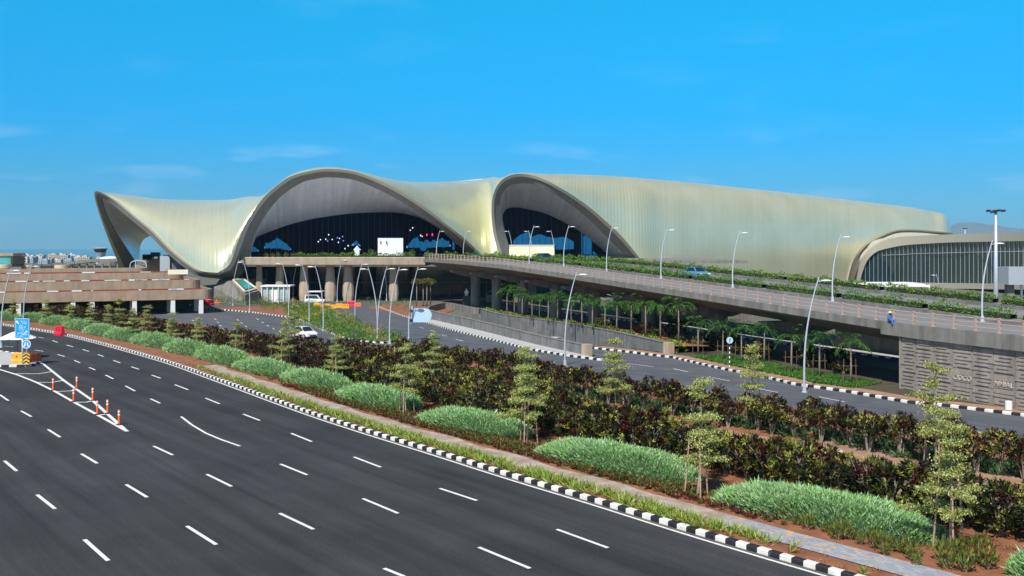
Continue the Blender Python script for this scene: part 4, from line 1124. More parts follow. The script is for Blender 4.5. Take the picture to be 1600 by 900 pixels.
# hills
def hill(name, pts, Y, depth):
    mb = MB(); rows_ = []
    c = catmull([P(x, y, Y) for x, y in pts], 12)
    for i, q in enumerate(c):
        j = 1 + .03 * math.sin(i * 1.7) + .02 * math.sin(i * 4.1)
        rows_.append([Vector((q.x, Y - depth, -20)), Vector((q.x, Y - depth * .55, q.z * .45 * (1 + .1 * math.sin(i * 2.3)))), Vector((q.x, Y, q.z * j)), Vector((q.x, Y + depth, -20))])
    mb.grid(rows_); o = mb.build(name, mat('hill_scrub', (.10, .11, .075), .95, scale=.004, col2=(.17, .16, .11)), sm=True); o['kind'] = 'structure'
hill('hill', [(1380, 392), (1430, 370), (1480, 354), (1505, 348), (1530, 349), (1560, 353), (1600, 358), (1660, 362), (1760, 372), (1900, 392)], 12500, 1500)
0 and hill('hill', [(-200, 392), (-60, 381), (20, 384), (120, 388), (260, 385), (420, 391)], 7600, 900)

# ================================================================== LAMPS
def lamp_meshes(hgt, lean):
    mb = MB(); pts = []; rad = []
    for k_ in range(13):
        t = k_ / 12; pts.append((lean * (t ** 2.3) * hgt * .125 - lean * .25 * math.sin(t * math.pi) * .35, 0, t * hgt)); rad.append(.10 - .058 * t)
    mb.tube(pts, rad, 8); pole = mb.mesh('lamp_pole', True, R(60)); pole.materials.append(galv)
    tip = Vector(pts[-1])
    mb = MB(); mb.tube([tip + Vector((-lean * .05, 0, -.35)), tip + Vector((lean * .55, 0, -.25))], .045, 6)
    arm = mb.mesh('lamp_arm'); arm.materials.append(galv)
    mb = MB(); mb.lathe((0, 0, 0), [(.03, -.07), (.16, -.05), (.17, .02), (.05, .07)], 12, 2.6, 1.0); hd = mb.mesh('lamp_head', True); hd.materials.append(white)
    mb = MB(); mb.lathe((0, 0, 0), [(.24, 0), (.24, .04), (.17, .05), (.15, .5)], 10); bs = mb.mesh('lamp_base'); bs.materials.append(galv)
    return pole, arm, hd, bs, tip
LM = {(h_, ln): lamp_meshes(h_, ln) for h_ in (9.2, 7.1) for ln in (1, -1)}
def lamp(loc, lean, lab, hgt=9.2, rz=0.0, sc=1.0, extra=None):
    pole, arm, hd, bs, tip = LM[(hgt, lean)]
    e = empty('street_lamp', loc, lab, 'street lamp', 'curved steel street lamps', rz); e.scale = (sc, sc, sc)
    link('pole', pole, None, e); link('lamp_arm', arm, None, e); h2 = link('lamp_head', hd, None, e); h2.location = tip + Vector((lean * .62, 0, -.27)); link('base', bs, None, e)
    return e
lamp(G(2, 543), 1, 'curved grey street lamp at the left edge beside the blue sign island')
lamp(G(37, 514), 1, 'curved grey street lamp rising behind the blue direction sign')
lamp(G(364, 477.5), 1, 'street lamp by the teal skylight, left one of the arching pair')
lamp(G(390, 487), -1, 'street lamp by the teal skylight, right one of the arching pair')
lamp(G(451, 495), -1, 'street lamp leaning left beside the glass entrance shelter')
lamp(G(458, 469.5), 1, 'street lamp leaning right, behind the planted island and right of the glass shelter')
lamp(G(483, 505), -1, 'street lamp leaning left on the island, second from the white car')
lamp(G(505, 517), -1, 'street lamp leaning left on the island edge, just right of the white car')
lamp(G(527, 472), 1, 'street lamp leaning right between the tapered columns of the forecourt')
lamp(G(555, 500), 1, 'street lamp leaning right at the back road edge by the pink barrier')
lamp(G(589.5, 533), -1, 'street lamp leaning left, crossing its neighbour low at the island tip')
lamp(G(590.5, 531), 1, 'street lamp leaning right, crossing its neighbour low at the island tip')
lamp(G(604, 470), -1, 'street lamp leaning left close to the forecourt column near the palms')
lamp(G(609, 537), 1, 'street lamp on the island tip, directly behind the red shrubs')
lamp(G(639, 533), 1, 'street lamp just left of the pale blue board')
lamp(G(883, 571), 1, 'tall street lamp standing before the underpass ramp wall')
lamp(G(1257, 613), 1, 'tallest looking street lamp, between the palms and the buff wall')
for x, ln, lab in ((1535, 1, 'street lamp on the flyover beside the high mast light'), (1301, 1, 'street lamp on the flyover left of the gold wall opening'), (1145, 1, 'faint street lamp on the flyover right of the blue car'),
                   (1033, 1, 'faint street lamp on the flyover left of the blue car'), (948, 1, 'street lamp on the flyover before the right limb of the smaller arch'),
                   (881, 1, 'street lamp on the flyover right of the dark blue car'), (827, 1, 'street lamp leaning right before the cream hoarding')):
    lamp(DK(s_at(x, 11.0), 11.0, .02), ln, lab, 7.1)
for x, y, ln, lab in ((831, 404, -1, 'street lamp leaning left before the middle of the cream hoarding'), (866, 403, -1, 'street lamp leaning left at the right end of the cream hoarding'), (800, 404, -1, 'street lamp leaning left at the left end of the cream hoarding'), (682, 403, 1, 'street lamp on the forecourt in the right half of the big arch'), (724, 404, 1, 'street lamp before the foot of the big arch')):
    q = P(x, y, 226); q.z = 9.0; lamp(q, ln, lab, 7.1, sc=.95)
lamp(P(1466, 473, 150) * 1.0 if False else G(1469, 478), -1, 'short lamp beside the white canopy below the pier', 7.1, sc=.9)
# small far lamps on the horizon behind the car park
for x in (34, 52, 65, 80, 98, 116):
    q = P(x, 418, 260); e = empty('street_lamp', (q.x, q.y, 5.2), 'tiny dark lamp post on the horizon behind the car park roof', 'street lamp', 'tiny dark lamp posts behind the car park')
    MB().tube([(0, 0, 0), (0, 0, 2.9), (.5, 0, 3.5), (1.1, 0, 3.7)], .07, 5).build('pole', darkm, e); MB().box((0, 0, .1), (.3, .3, .3)).build('base', darkm, e)
# high masts
def mast(loc, hgt, lab):
    e = empty('high_mast_light', loc, lab, 'mast light')
    MB().tube([(0, 0, 0), (0, 0, hgt * .5), (0, 0, hgt)], [.36, .27, .16], 10).build('mast', galv, e, True)
    MB().lathe((0, 0, hgt), [(.2, -.15), (.55, -.08), (.55, .0), (.2, .12)], 12).build('head_ring', darkm, e)
    for k_ in range(8):
        an = k_ * math.pi / 4; MB().box((math.cos(an) * .95, math.sin(an) * .95, -.05 + hgt + .12 * math.sin(k_ * 2.2)), (.42, .30, .24), an).build('floodlight', darkm, e)
mast(G(1556, 526), 16.4, 'tall grey high mast light with a ring of floodlights by the pier')
mast(P(1508, 400, 420) * Vector((1, 1, 0)) if False else Vector((P(1508, 400, 420).x, 420, 0)), 20.3, 'distant high mast whose floodlight head shows over the pier roof')

# ================================================================== SIGN ISLAND
cI = G(20, 566)
isl = [G(*q) for q in [(-120, 577), (-30, 574), (0, 573.5), (30, 573.5), (48, 572.5), (58, 569), (60, 565), (52, 560.5), (30, 555), (0, 550), (-60, 546), (-160, 545)]]
isl = resample(catmull(isl, 5), .3)
sheet('island_paving', [[(p.x, p.y) for p in isl] + [tuple(G(-200, 560)[:2])]], .16, pave_m)
kerb('kerb', isl, .75, .25, .2, side=-1)
bs = empty('direction_sign', G(35.5, 571) + Vector((0, 0, .1)), 'tall blue direction sign with white lines and two arrows on a grey post', 'road sign')
MB().tube([(0, 0, 0), (0, 0, 3.2)], .1, 10).build('post', galv, bs, True)
sw, sh, sz = 1.42, 1.98, 3.55
MB().box((0.02, -.13, sz), (sw, .05, sh)).build('sign_panel', signblue, bs)
mb = MB()
for (cx, cz, ww, hh) in ((0, sh / 2 - .035, sw - .05, .03), (0, -sh / 2 + .035, sw - .05, .03), (-sw / 2 + .035, 0, .03, sh - .05), (sw / 2 - .035, 0, .03, sh - .05)): mb.box((cx + .02, -.16, sz + cz), (ww, .012, hh))
mb.build('border', white, bs)
for (cx, cz, ww, hh) in ((.14, .70, .55, .05), (.22, .62, .62, .07), (.30, .47, .55, .08), (-.1, .30, .3, .06), (.06, .16, .62, .09), (.02, .04, .66, .09), (-.15, -.14, .2, .06), (.12, -.14, .25, .06), (-.05, -.47, .8, .08), (.0, -.62, 1.1, .09), (-.2, -.77, .7, .06), (.05, -.3, .3, .05)):
    n_ = max(4, int(ww / .1)); mb = MB()
    for k_ in range(n_):
        if rng.random() < .88: mb.box((cx - ww / 2 + (k_ + .5) * ww / n_, -.16, sz + cz + rng.uniform(-.006, .006)), (ww / n_ * .66, .012, hh * rng.uniform(.6, 1)))
    mb.build('lettering', white, bs)
def arrow(cx, cz, an, L_):
    mb = MB(); m = Matrix.Rotation(an, 4, 'Y')
    def t2(x, z): v = m @ Vector((x, 0, z)); return Vector((cx + v.x, -.168, sz + cz + v.z))
    mb.face([t2(-.05, -L_), t2(.05, -L_), t2(.05, .02), t2(-.05, .02)]); mb.face([t2(-.14, 0), t2(.14, 0), t2(0, .2)])
    return mb.build('arrow', white, bs)
arrow(-.45, .62, R(-45), .22); arrow(.42, -.36, R(45), .22)
rs = empty('round_sign', G(42, 572) + Vector((0, 0, .1)), 'round blue sign with two white upward arrows below the blue panel', 'road sign')
MB().tube([(0, 0, 0), (0, 0, 2.35)], .04, 8).build('post', galv, rs)
ds_ = MB(); ds_.tube([(0, -.06, 2.05), (0, -.1, 2.05)], .43, 28); ds_.build('sign_disc', signblue, rs)
mb = MB()
for k_ in range(28):
    a, b2 = k_ * math.tau / 28, (k_ + 1) * math.tau / 28
    mb.face([Vector((math.cos(q) * r_, -.107, 2.05 + math.sin(q) * r_)) for q, r_ in ((a, .43), (b2, .43), (b2, .37), (a, .37))])
mb.build('border', white, rs)
mb = MB()
for sx in (-1, 1):
    mb.face([Vector((sx * .06 + x_, -.108, 2.05 + z_)) for x_, z_ in ((0, .22), (sx * .07, .2), (sx * .2, -.24), (sx * .11, -.26), (sx * .01, -.05))])
mb.build('arrow', white, rs)
cm = empty('hazard_marker', G(42.5, 573) + Vector((0, -.15, .12)), 'yellow and black chevron hazard marker under the round blue sign', 'hazard marker')
MB().box((0, 0, .7), (.62, .05, 1.15)).build('marker_panel', mat('marker_yellow', (.85, .50, .05), .5), cm)
mb = MB()
for k_ in range(4):
    z_ = .2 + k_ * .33
    for sx in (-1, 1):
        pts = [Vector((0, -.03, z_ + .16)), Vector((sx * .31, -.03, z_ - .06)), Vector((sx * .31, -.03, z_ + .10)), Vector((0, -.03, z_ + .32))]
        pts = [Vector((q.x, q.y, min(max(q.z, .13), 1.27))) for q in pts]; mb.face(pts)
mb.build('chevron', black, cm)
MB().box((0, .03, .1), (.1, .05, .3)).build('post', darkm, cm)
# barriers of moulded plastic
def barrier_mesh(name):
    mb = MB(); prof = [(-.30, 0), (-.30, .22), (-.16, .36), (-.13, .95), (-.10, 1.0), (.10, 1.0), (.13, .95), (.16, .36), (.30, .22), (.30, 0)]
    r0 = [Vector((-.75, y, z)) for y, z in prof]; r1 = [Vector((.75, y, z)) for y, z in prof]
    mb.grid([r0, [v + Vector((.08, 0, 0)) for v in r0], [v - Vector((.08, 0, 0)) for v in r1], r1], True); mb.face(r0); mb.face(list(reversed(r1)))
    for x in (-.35, .35): mb.box((x, 0, 1.02), (.22, .14, .08)); mb.box((x, -.145, .66), (.2, .05, .22)); mb.box((x, -.29, .1), (.26, .06, .14))
    return mb.mesh(name, bevel=.02)
BMESH = barrier_mesh('barrier')
def barrier(loc, m, lab, grp=None, rz=0.0, sc=1.0):
    e = empty('water_barrier', loc, lab, 'barrier', grp, rz); e.scale = (sc, sc, sc)
    me = BMESH if BMESH.users == 0 else BMESH.copy(); me.materials.clear(); link('barrier_body', me, m, e)
    mb = MB()
    for x in (-.35, .35): mb.tube([(x, -.2, .66), (x, -.12, .66)], .06, 8)
    mb.build('filler_plug', black, e)
barrier(G(25, 571) + Vector((0, .9, .16)), yellow, 'yellow moulded barrier on the island left of the chevron marker', rz=.15, sc=1.0)
barrier(G(46, 568) + Vector((.3, .5, .16)), orange, 'orange barrier end showing behind the chevron marker', rz=1.2, sc=.8)
barrier(G(94, 524.5) + Vector((-.2, .3, 0)), red, 'crimson moulded barrier alone at the far kerb near the green mounds', rz=-.7, sc=1.25)
for i, (x, y) in enumerate(((496, 481), (503, 482), (512, 480.5), (521, 482), (530, 481), (540, 482))):
    barrier(G(x, y), yellow, 'yellow moulded barrier in the row closing the back road', 'yellow barriers across the back road', rz=rng.uniform(-.7, .7), sc=rng.uniform(.68, .9))
barrier(G(549, 479), red, 'single pink red barrier at the right end of the yellow barrier row', sc=1.1)
barrier(G(560, 479), orange, 'faded orange barrier right of the pink red one', sc=.7)
barrier(G(324, 476), red, 'red barrier at the car park corner by the last white column', sc=1.1)
barrier(G(329, 477), red, 'red drum like barrier at the car park corner nearer the red soil', sc=1.1, rz=1.2)
barrier(G(340, 474), orange, 'orange barrier among the shrubs left of the teal skylight', sc=.6)
# parasol
pa = empty('parasol', G(27, 560) + Vector((0, 0, .16)), 'broad white parasol standing behind the blue direction sign', 'parasol')
MB().tube([(0, 0, 0), (0, 0, 2.5)], .035, 8).build('pole', darkm, pa)
MB().lathe((0, 0, 0), [(.25, 0), (.25, .12)], 12).build('base', darkm, pa)
mb = MB(); rings = []
for r_, z_ in ((.05, 2.72), (.6, 2.55), (1.2, 2.28), (1.85, 1.98)):
    rings.append([Vector((math.cos(k_ * math.tau / 32) * r_ * (1 if k_ % 4 == 0 else .96), math.sin(k_ * math.tau / 32) * r_ * (1 if k_ % 4 == 0 else .96), z_ - (.03 * r_ if k_ % 4 else 0))) for k_ in range(32)])
mb.grid(rings, True); mb.face(rings[0]); mb.build('canopy', white, pa)
# delineator posts
dpm = MB(); dpm.lathe((0, 0, 0), [(.19, 0), (.18, .04), (.08, .07), (.075, .2)], 12); 
dp0 = None
for x, y, lab in ((83, 610, 'orange delineator post on the outer painted line, farthest back'), (120, 607, 'orange delineator post on the inner painted line, farthest back'), (115, 628, 'orange delineator post, middle one on the outer painted line'), (145, 626, 'orange delineator post, middle one on the inner painted line'),
                  (152, 648, 'orange delineator post, front one on the outer painted line'), (168, 646.5, 'orange delineator post on the inner line beside the last crossbar'), (186, 664, 'orange delineator post at the painted tip with peeling bands')):
    q = G(x, y)
    if dp0 is None:
        dp0 = empty('delineator_post', q, lab, 'delineator', 'orange delineator posts')
        MB().lathe((0, 0, 0), [(.2, 0), (.19, .05), (.09, .08)], 12).build('base', black, dp0)
        MB().lathe((0, 0, .08), [(.082, 0), (.075, .3), (.07, .88), (.02, .92)], 12).build('post', orange, dp0, True, R(50))
        for z_ in (.62, .82): MB().lathe((0, 0, z_), [(.077, 0), (.077, .11)], 12).build('white_band', white, dp0)
    else:
        e = copy_tree(dp0); e.location = q; e['label'] = lab; e.rotation_euler.z = rng.uniform(0, 3)
# sign by the palms: round, on a black and white post
sp_ = empty('round_sign', G(1140, 574), 'round pale sign on a black and white banded post by the palms', 'road sign')
mb = MB()
for k_ in range(9):
    mb.mi = k_ % 2; mb.lathe((0, 0, k_ * .22), [(.055, 0), (.055, .22)], 10)
mb.build('post', [white, black], sp_)
MB().tube([(0, 0, 1.9), (0, 0, 2.6)], .04, 8).build('post_top', darkm, sp_)
MB().tube([(0, -.05, 2.62), (0, -.08, 2.62)], .32, 24).build('sign_disc', signpale, sp_)
mb = MB(); mb.box((0, -.09, 2.6), (.07, .02, .34)); mb.box((.06, -.09, 2.75), (.14, .02, .06)); mb.build('symbol', black, sp_)
# pale rounded board by the road, seen from behind
bd = empty('blank_board', G(644, 532), 'large blank pale blue board with rounded right end on a post', 'sign board')
MB().tube([(0, 0, 0), (0, 0, 4.3)], .11, 8).build('post', galv, bd)
q0 = G(644, 532); bw, bh = 2.4, 1.75; mb = MB(); pts = []
for k_ in range(9): an = -math.pi / 2 + k_ * math.pi / 8; pts.append((bw - .85 + .85 * math.cos(an), bh / 2 * math.sin(an)))
pts += [(.05, bh / 2), (.05, -bh / 2)]
f0 = [Vector((x_ + .05, -.05, 3.15 + z_)) for x_, z_ in pts]; f1 = [v + Vector((0, .06, 0)) for v in f0]
mb.face(f0); mb.face(list(reversed(f1))); mb.grid([f0, f1], True); mb.build('board_panel', signpale, bd)
mb = MB()
for z_ in (2.5, 3.7): mb.box((-.12, 0, z_), (.35, .3, .3))
mb.build('bracket', darkm, bd)

# entrance shelter, and a roofed bay with a van
es = empty('entrance_shelter', (0, 0, 0), 'white framed glass entrance shelter under the forecourt deck', 'glass shelter')
a, b2 = G(409, 474), G(452, 474); z1 = P(409, 447, a.y).z
MB().box(((a.x + b2.x) / 2, a.y + 2, z1), (b2.x - a.x + .5, 4.4, .3)).build('shelter_roof', white, es)
for x in np.linspace(a.x, b2.x, 6): MB().box((x, a.y, z1 / 2 - .08), (.16, .16, z1 - .16)).build('post', white, es)
MB().box(((a.x + b2.x) / 2, a.y + .3, z1 / 2), (b2.x - a.x - .2, .06, z1 - .4)).build('glazing', mat('pale_glass', (.34, .44, .44), .15, var=.2, scale=.8), es)
mb = MB(); mb.box((a.x + 2.6, a.y + .2, 1.5), (1.3, .1, 2.6)); mb.build('door', white, es)
bc = empty('flat_canopy', (0, 0, 0), 'thin white flat canopy over the parked white van', 'canopy')
a, b2 = G(480, 474), G(501, 474); z1 = P(480, 456, a.y).z
MB().box(((a.x + b2.x) / 2, a.y + 2.2, z1), (b2.x - a.x + .3, 3, .18)).build('canopy_roof', white, bc)
for x in (a.x + .1, b2.x - .1): MB().box((x, a.y + 2.2, z1 / 2), (.12, .12, z1)).build('post', galv, bc)
tents = []
for x, y, w_, lab in ((772, 462, 26, 'pale sheet roofed shed behind the left palms under the flyover'), (818, 462, 30, 'pale gabled shed between the flyover piers'), (938, 470, 46, 'white roofed guard shed beyond the palms'), (1010, 480, 40, 'pale sloping roof shed behind the palm row')):
    Y = 205; q = P(x, y, Y); w2 = w_ / F * Y
    e = empty('site_shed', (q.x, Y, 0), lab, 'shed')
    MB().box((0, 1.5, q.z * .28 + .4), (w2, 3, q.z * .56 + .8)).build('wall', conc, e)
    rf = MB(); hz = q.z * .56 + .85
    for sx in (-1, 1): rf.face([Vector((0, -.3, hz + 1.1)), Vector((0, 3.3, hz + 1.1)), Vector((sx * w2 * .55, 3.3, hz)), Vector((sx * w2 * .55, -.3, hz))])
    rf.build('roof', white if 'white' in lab else pave_m, e)
st = empty('white_statue', (0, 0, 0), 'white seated figure statue on a dark plinth in shade under the flyover', 'statue')
# ================================================================== VEHICLES
def car(loc, rz, m, lab, van=False, sc=1.0):
    e = empty('parked_car' if van else 'car', loc, lab, 'van' if van else 'car', None, rz); e.scale = (sc,) * 3
    secs = [(-2.05, .66, .42, .78), (-1.95, .80, .30, .92), (-1.4, .86, .24, .96), (0, .88, .22, .95), (1.2, .86, .24, .92), (1.85, .78, .28, .80), (2.08, .60, .38, .66)]
    if van: secs = [(x, w_, zb, zs + .15) for x, w_, zb, zs in secs]
    rows_ = []
    for x, w_, zb, zs in secs:
        rows_.append([Vector((x, -w_ * .9, zb)), Vector((x, -w_, zb + .12)), Vector((x, -w_, zs - .12)), Vector((x, -w_ * .9, zs)), Vector((x, w_ * .9, zs)), Vector((x, w_, zs - .12)), Vector((x, w_, zb + .12)), Vector((x, w_ * .9, zb))])
    mb = MB(); mb.grid(rows_, True); mb.face(rows_[0]); mb.face(list(reversed(rows_[-1])))
    # cabin pillars and roof
    if van: bl = [(-1.98, 1.05), (-1.85, 1.85), (.6, 1.88), (1.35, 1.02)]
    else: bl = [(-1.75, .93), (-1.15, 1.46), (.25, 1.48), (1.05, .92)]
    lo = [Vector((bl[0][0], s_ * .76, bl[0][1])) for s_ in (-1, 1)] ; 
    r_ = [[Vector((x, -wv, z)), Vector((x, wv, z))] for (x, z), wv in zip(bl, (.78, .60, .60, .78))]
    mb.grid(r_)
    for s_ in (0, 1): mb.face([r_[0][s_], r_[1][s_], r_[2][s_], r_[3][s_]])
    mb.build('body', m, e, True, R(35))
    g = MB()
    def lerp4(a, b2, c, d, ins, nrm):
        cen = (a + b2 + c + d) / 4
        g.face([q.lerp(cen, ins) + nrm for q in (a, b2, c, d)])
    lerp4(r_[2][0], r_[2][1], r_[3][1], r_[3][0], .10, Vector((.015, 0, .015)))
    lerp4(r_[0][0], r_[0][1], r_[1][1], r_[1][0], .12, Vector((-.015, 0, .015)))
    for s_, ny in ((0, -.014), (1, .014)): lerp4(r_[0][s_], r_[1][s_], r_[2][s_], r_[3][s_], .13, Vector((0, ny, .006)))
    g.build('window', dglass, e)
    for x in (-1.3, 1.32):
        for y in (-.80, .80):
            w_ = MB(); w_.tube([(x, y - .1, .31), (x, y + .1, .31)], .31, 16); wo = w_.build('wheel', rubber, e)
            h_ = MB(); yy = y + (.105 if y > 0 else -.105); h_.tube([(x, yy, .31), (x, yy + (.01 if y > 0 else -.01), .31)], .19, 12); h_.build('rim', galv, wo)
    for y in (-.56, .56):
        MB().box((1.93, y, .68), (.28, .32, .14), -y * .6).build('headlight', mat('lamp_glass', (.7, .72, .75), .15), e)
        MB().box((-2.0, y * 1.05, .80), (.1, .26, .16)).build('tail_light', red, e)
    MB().box((2.05, 0, .45), (.1, .9, .14)).build('grille', darkm, e)
    return e
cwhite = mat('car_white', (.78, .79, .80), .25, var=.02); cblue = mat('car_sky_blue', (.16, .36, .66), .25, metal=.3, var=.03); cnavy = mat('car_navy', (.015, .05, .20), .25, metal=.2); cdark = mat('car_dark', (.03, .035, .05), .25)
car(G(476, 528), R(-48), cwhite, 'white car driving out from behind the red shrubs on the back road')
hd = math.atan2(-FD.y, -FD.x)
car(DK(s_at(1089, 16.5), 16.5, .02), hd, cblue, 'light blue car on the flyover between the two hedges', sc=1.1)
car(DK(s_at(851, 15.5), 15.5, .02), hd, cnavy, 'dark navy car high on the flyover before the cream hoarding', sc=1.25)
car(G(303, 481), R(-75), cdark, 'dark car parked in shade under the car park beside the last column')
car(G(492, 475), R(0), cwhite, 'white van parked under the thin flat canopy', True)
car(Vector((P(868, 531, 127).x, 127, -1.75)), R(-50), cwhite, 'white car in the underpass ramp with only its roof showing')

# ================================================================== FIGURES
def figure(name, joints, edges, radii, m, parent, head_m=None):
    me = bpy.data.meshes.new(name); me.from_pydata(joints, edges, []); o = link(name, me, m, parent)
    sk = o.modifiers.new('skin', 'SKIN'); sk.use_smooth_shade = True
    for v, r_ in zip(me.skin_vertices[0].data, radii): v.radius = (r_, r_)
    me.skin_vertices[0].data[0].use_root = True
    ss = o.modifiers.new('sub', 'SUBSURF'); ss.levels = ss.render_levels = 2
    dg = bpy.context.evaluated_depsgraph_get(); bpy.context.view_layer.update()
    me2 = bpy.data.meshes.new_from_object(o.evaluated_get(bpy.context.evaluated_depsgraph_get()))
    o.modifiers.clear(); o.data = me2; me2.materials.clear(); me2.materials.append(m)
    smooth(me2)
    return o
skinm = mat('skin', (.28, .15, .09), .6, var=.05); shirt = mat('blue_cloth', (.05, .14, .42), .85); hatm = mat('straw', (.62, .50, .25), .8); trous = mat('dark_cloth', (.03, .03, .05), .9)
# worker sitting on the flyover edge, back to us
pc = DK(s_at(1392, .1), -.02, .40)
pe = empty('person', pc, 'person in blue clothes and pale hat sitting on the flyover edge by the railing', 'person', None, math.atan2(FD.y, FD.x) - math.pi / 2)
J = [(0, 0, .12), (0, .02, .30), (0, .02, .50), (0, .0, .60), (0, -.02, .70), (0, -.03, .80),
     (.17, .0, .50), (.24, -.08, .30), (.16, -.22, .18), (-.17, 0, .50), (-.24, -.08, .30), (-.16, -.22, .18),
     (.1, -.02, .12), (.13, -.40, .16), (.13, -.46, -.22), (-.1, -.02, .12), (-.13, -.40, .16), (-.13, -.46, -.22)]
E_ = [(0, 1), (1, 2), (2, 3), (3, 4), (4, 5), (2, 6), (6, 7), (7, 8), (2, 9), (9, 10), (10, 11), (0, 12), (12, 13), (13, 14), (0, 15), (15, 16), (16, 17)]
rad = [.15, .14, .15, .06, .09, .08, .07, .055, .045, .07, .055, .045, .11, .085, .06, .11, .085, .06]
figure('body', J, E_, rad, shirt, pe)
MB().lathe((0, -.02, .70), [(.06, -.12), (.105, -.04), (.10, .06), (.04, .11)], 12).build('head', skinm, pe, True)
MB().lathe((0, -.02, .76), [(.24, -.02), (.235, 0), (.12, .02), (.11, .11), (.03, .13)], 16).build('hat', hatm, pe, True)
# statue under the flyover
sp0 = P(729, 478, 195)
st.location = (sp0.x, 195, 0)
MB().box((0, 0, .9), (1.5, 1.5, 1.8)).build('plinth', darkm, st, bevel=.05)
k_ = 1.5
J = [(0, 0, 1.9), (0, 0, 2.35), (0, 0, 2.8), (0, -.02, 3.0), (0, -.05, 3.18), (0, -.06, 3.34), (.28, 0, 2.75), (.36, -.1, 2.35), (.2, -.3, 2.2), (-.28, 0, 2.75), (-.36, -.1, 2.35), (-.2, -.3, 2.2), (.15, -.05, 1.95), (.2, -.5, 1.98), (.2, -.52, 1.85), (-.15, -.05, 1.95), (-.2, -.5, 1.98), (-.2, -.52, 1.85)]
figure('figure', J, E_, [q * 1.5 for q in rad], white, st)

# ================================================================== PLANTS
def leaf_mesh(name, base, d, ln, wd, col, mats=None, side=None, fold=None):
    base = np.asarray(base, float); d = np.asarray(d, float); d /= np.linalg.norm(d, axis=1, keepdims=True) + 1e-9
    n = len(base); ln = np.broadcast_to(np.asarray(ln, float), (n,))[:, None]; wd = np.broadcast_to(np.asarray(wd, float), (n,))[:, None]
    if side is None: side = nrg.normal(size=(n, 3)) * .75 + np.array([-.2, -.3, .9])   # blades turn to the light
    side = np.cross(d, side); side /= np.linalg.norm(side, axis=1, keepdims=True) + 1e-9
    V = np.stack([base, base + d * ln * .55 + side * wd / 2, base + d * ln, base + d * ln * .55 - side * wd / 2], 1).reshape(-1, 3)
    me = bpy.data.meshes.new(name)
    me.vertices.add(4 * n); me.vertices.foreach_set('co', V.astype(np.float32).ravel())
    me.loops.add(4 * n); me.loops.foreach_set('vertex_index', np.arange(4 * n, dtype=np.int32))
    me.polygons.add(n); me.polygons.foreach_set('loop_start', np.arange(0, 4 * n, 4, dtype=np.int32)); me.polygons.foreach_set('loop_total', np.full(n, 4, np.int32))
    me.update(calc_edges=True)
    at = me.color_attributes.new('Col', 'FLOAT_COLOR', 'POINT')
    c = np.repeat(np.concatenate([np.asarray(col, float), np.ones((n, 1))], 1), 4, axis=0)
    at.data.foreach_set('color', c.astype(np.float32).ravel())
    me.materials.append(mats or LEAF)
    return me
def pick(cols, w_, n, jit=.25):
    c = np.array(cols)[nrg.choice(len(cols), n, p=np.array(w_) / sum(w_))]
    return np.clip(c * (1 + nrg.uniform(-jit, jit, (n, 1))) , 0, 1)
def dirs(n, up=.3, spread=1.0):
    v = nrg.normal(size=(n, 3)) * spread; v[:, 2] = np.abs(v[:, 2]) * .8 + up
    return v / np.linalg.norm(v, axis=1, keepdims=True)

MAROON, DKGREEN, OLIVE, YGREEN = (.055, .010, .008), (.012, .024, .006), (.085, .10, .016), (.34, .36, .06)
def croton(h, wd, nros, wts, zlo, seed):
    """stems from the base, each ending in rosettes of long leaves"""
    r_ = np.random.default_rng(seed)
    ns = 6; mb = MB()
    tips = []
    for k in range(ns):
        an = k / ns * math.tau + r_.uniform(-.4, .4); rr = wd * r_.uniform(.18, .42)
        tp = Vector((math.cos(an) * rr, math.sin(an) * rr, h * r_.uniform(.6, .85))); m_ = tp * .5 + Vector((r_.uniform(-.1, .1), r_.uniform(-.1, .1), 0)); m_.x *= .7; m_.y *= .7
        mb.tube([(math.cos(an) * .07, math.sin(an) * .07, 0), m_, tp], [.045, .034, .018], 5, False)
        for q in range(2):
            t2 = tp + Vector((r_.uniform(-.35, .35), r_.uniform(-.35, .35), r_.uniform(.0, .3))); mb.tube([m_.lerp(tp, .5), t2], [.018, .01], 4, False)
    stem = mb.mesh('croton_stem'); stem.materials.append(bark)
    cen = []
    while len(cen) < nros:
        p = r_.uniform(-1, 1, 3)
        q = np.linalg.norm(p)
        if .55 < q < 1:
            z = zlo + (p[2] * .5 + .5) * (h - zlo - .1)
            lump = 1 + .22 * math.sin(p[0] * 5 + seed) * math.cos(p[1] * 4 + seed * 2)
            cen.append((p[0] * wd / 2 * lump, p[1] * wd / 2 * lump, z * (1 + .06 * r_.normal())))
    cen = np.array(cen); nl = 11
    base = np.repeat(cen, nl, 0); N = len(base)
    axis = cen / np.array([wd / 2, wd / 2, h]); axis[:, 2] = .55 + .3 * axis[:, 2]; axis /= np.linalg.norm(axis, axis=1, keepdims=True)
    ax = np.repeat(axis, nl, 0)
    d = nrg.normal(size=(N, 3)); d /= np.linalg.norm(d, axis=1, keepdims=True); d = d * .95 + ax * .75
    hz = (cen[:, 2] - zlo) / (h - zlo)
    cols = np.array([MAROON, DKGREEN, OLIVE, YGREEN])
    idx = np.array([r_.choice(4, p=np.array(wts) / sum(wts)) if hz[i] < .62 else r_.choice(4, p=np.array([wts[0] * 2.2, wts[1] * .5, wts[2], wts[3] * 1.3]) / (wts[0] * 2.2 + wts[1] * .5 + wts[2] + wts[3] * 1.3)) for i in range(len(cen))])
    c = np.repeat(cols[idx], nl, 0) * (1 + nrg.uniform(-.35, .4, (N, 1)))
    fol = leaf_mesh('croton_leaf', base + d * .02, d, nrg.uniform(.2, .36, N), nrg.uniform(.07, .10, N), np.clip(c, 0, 1))
    return stem, fol
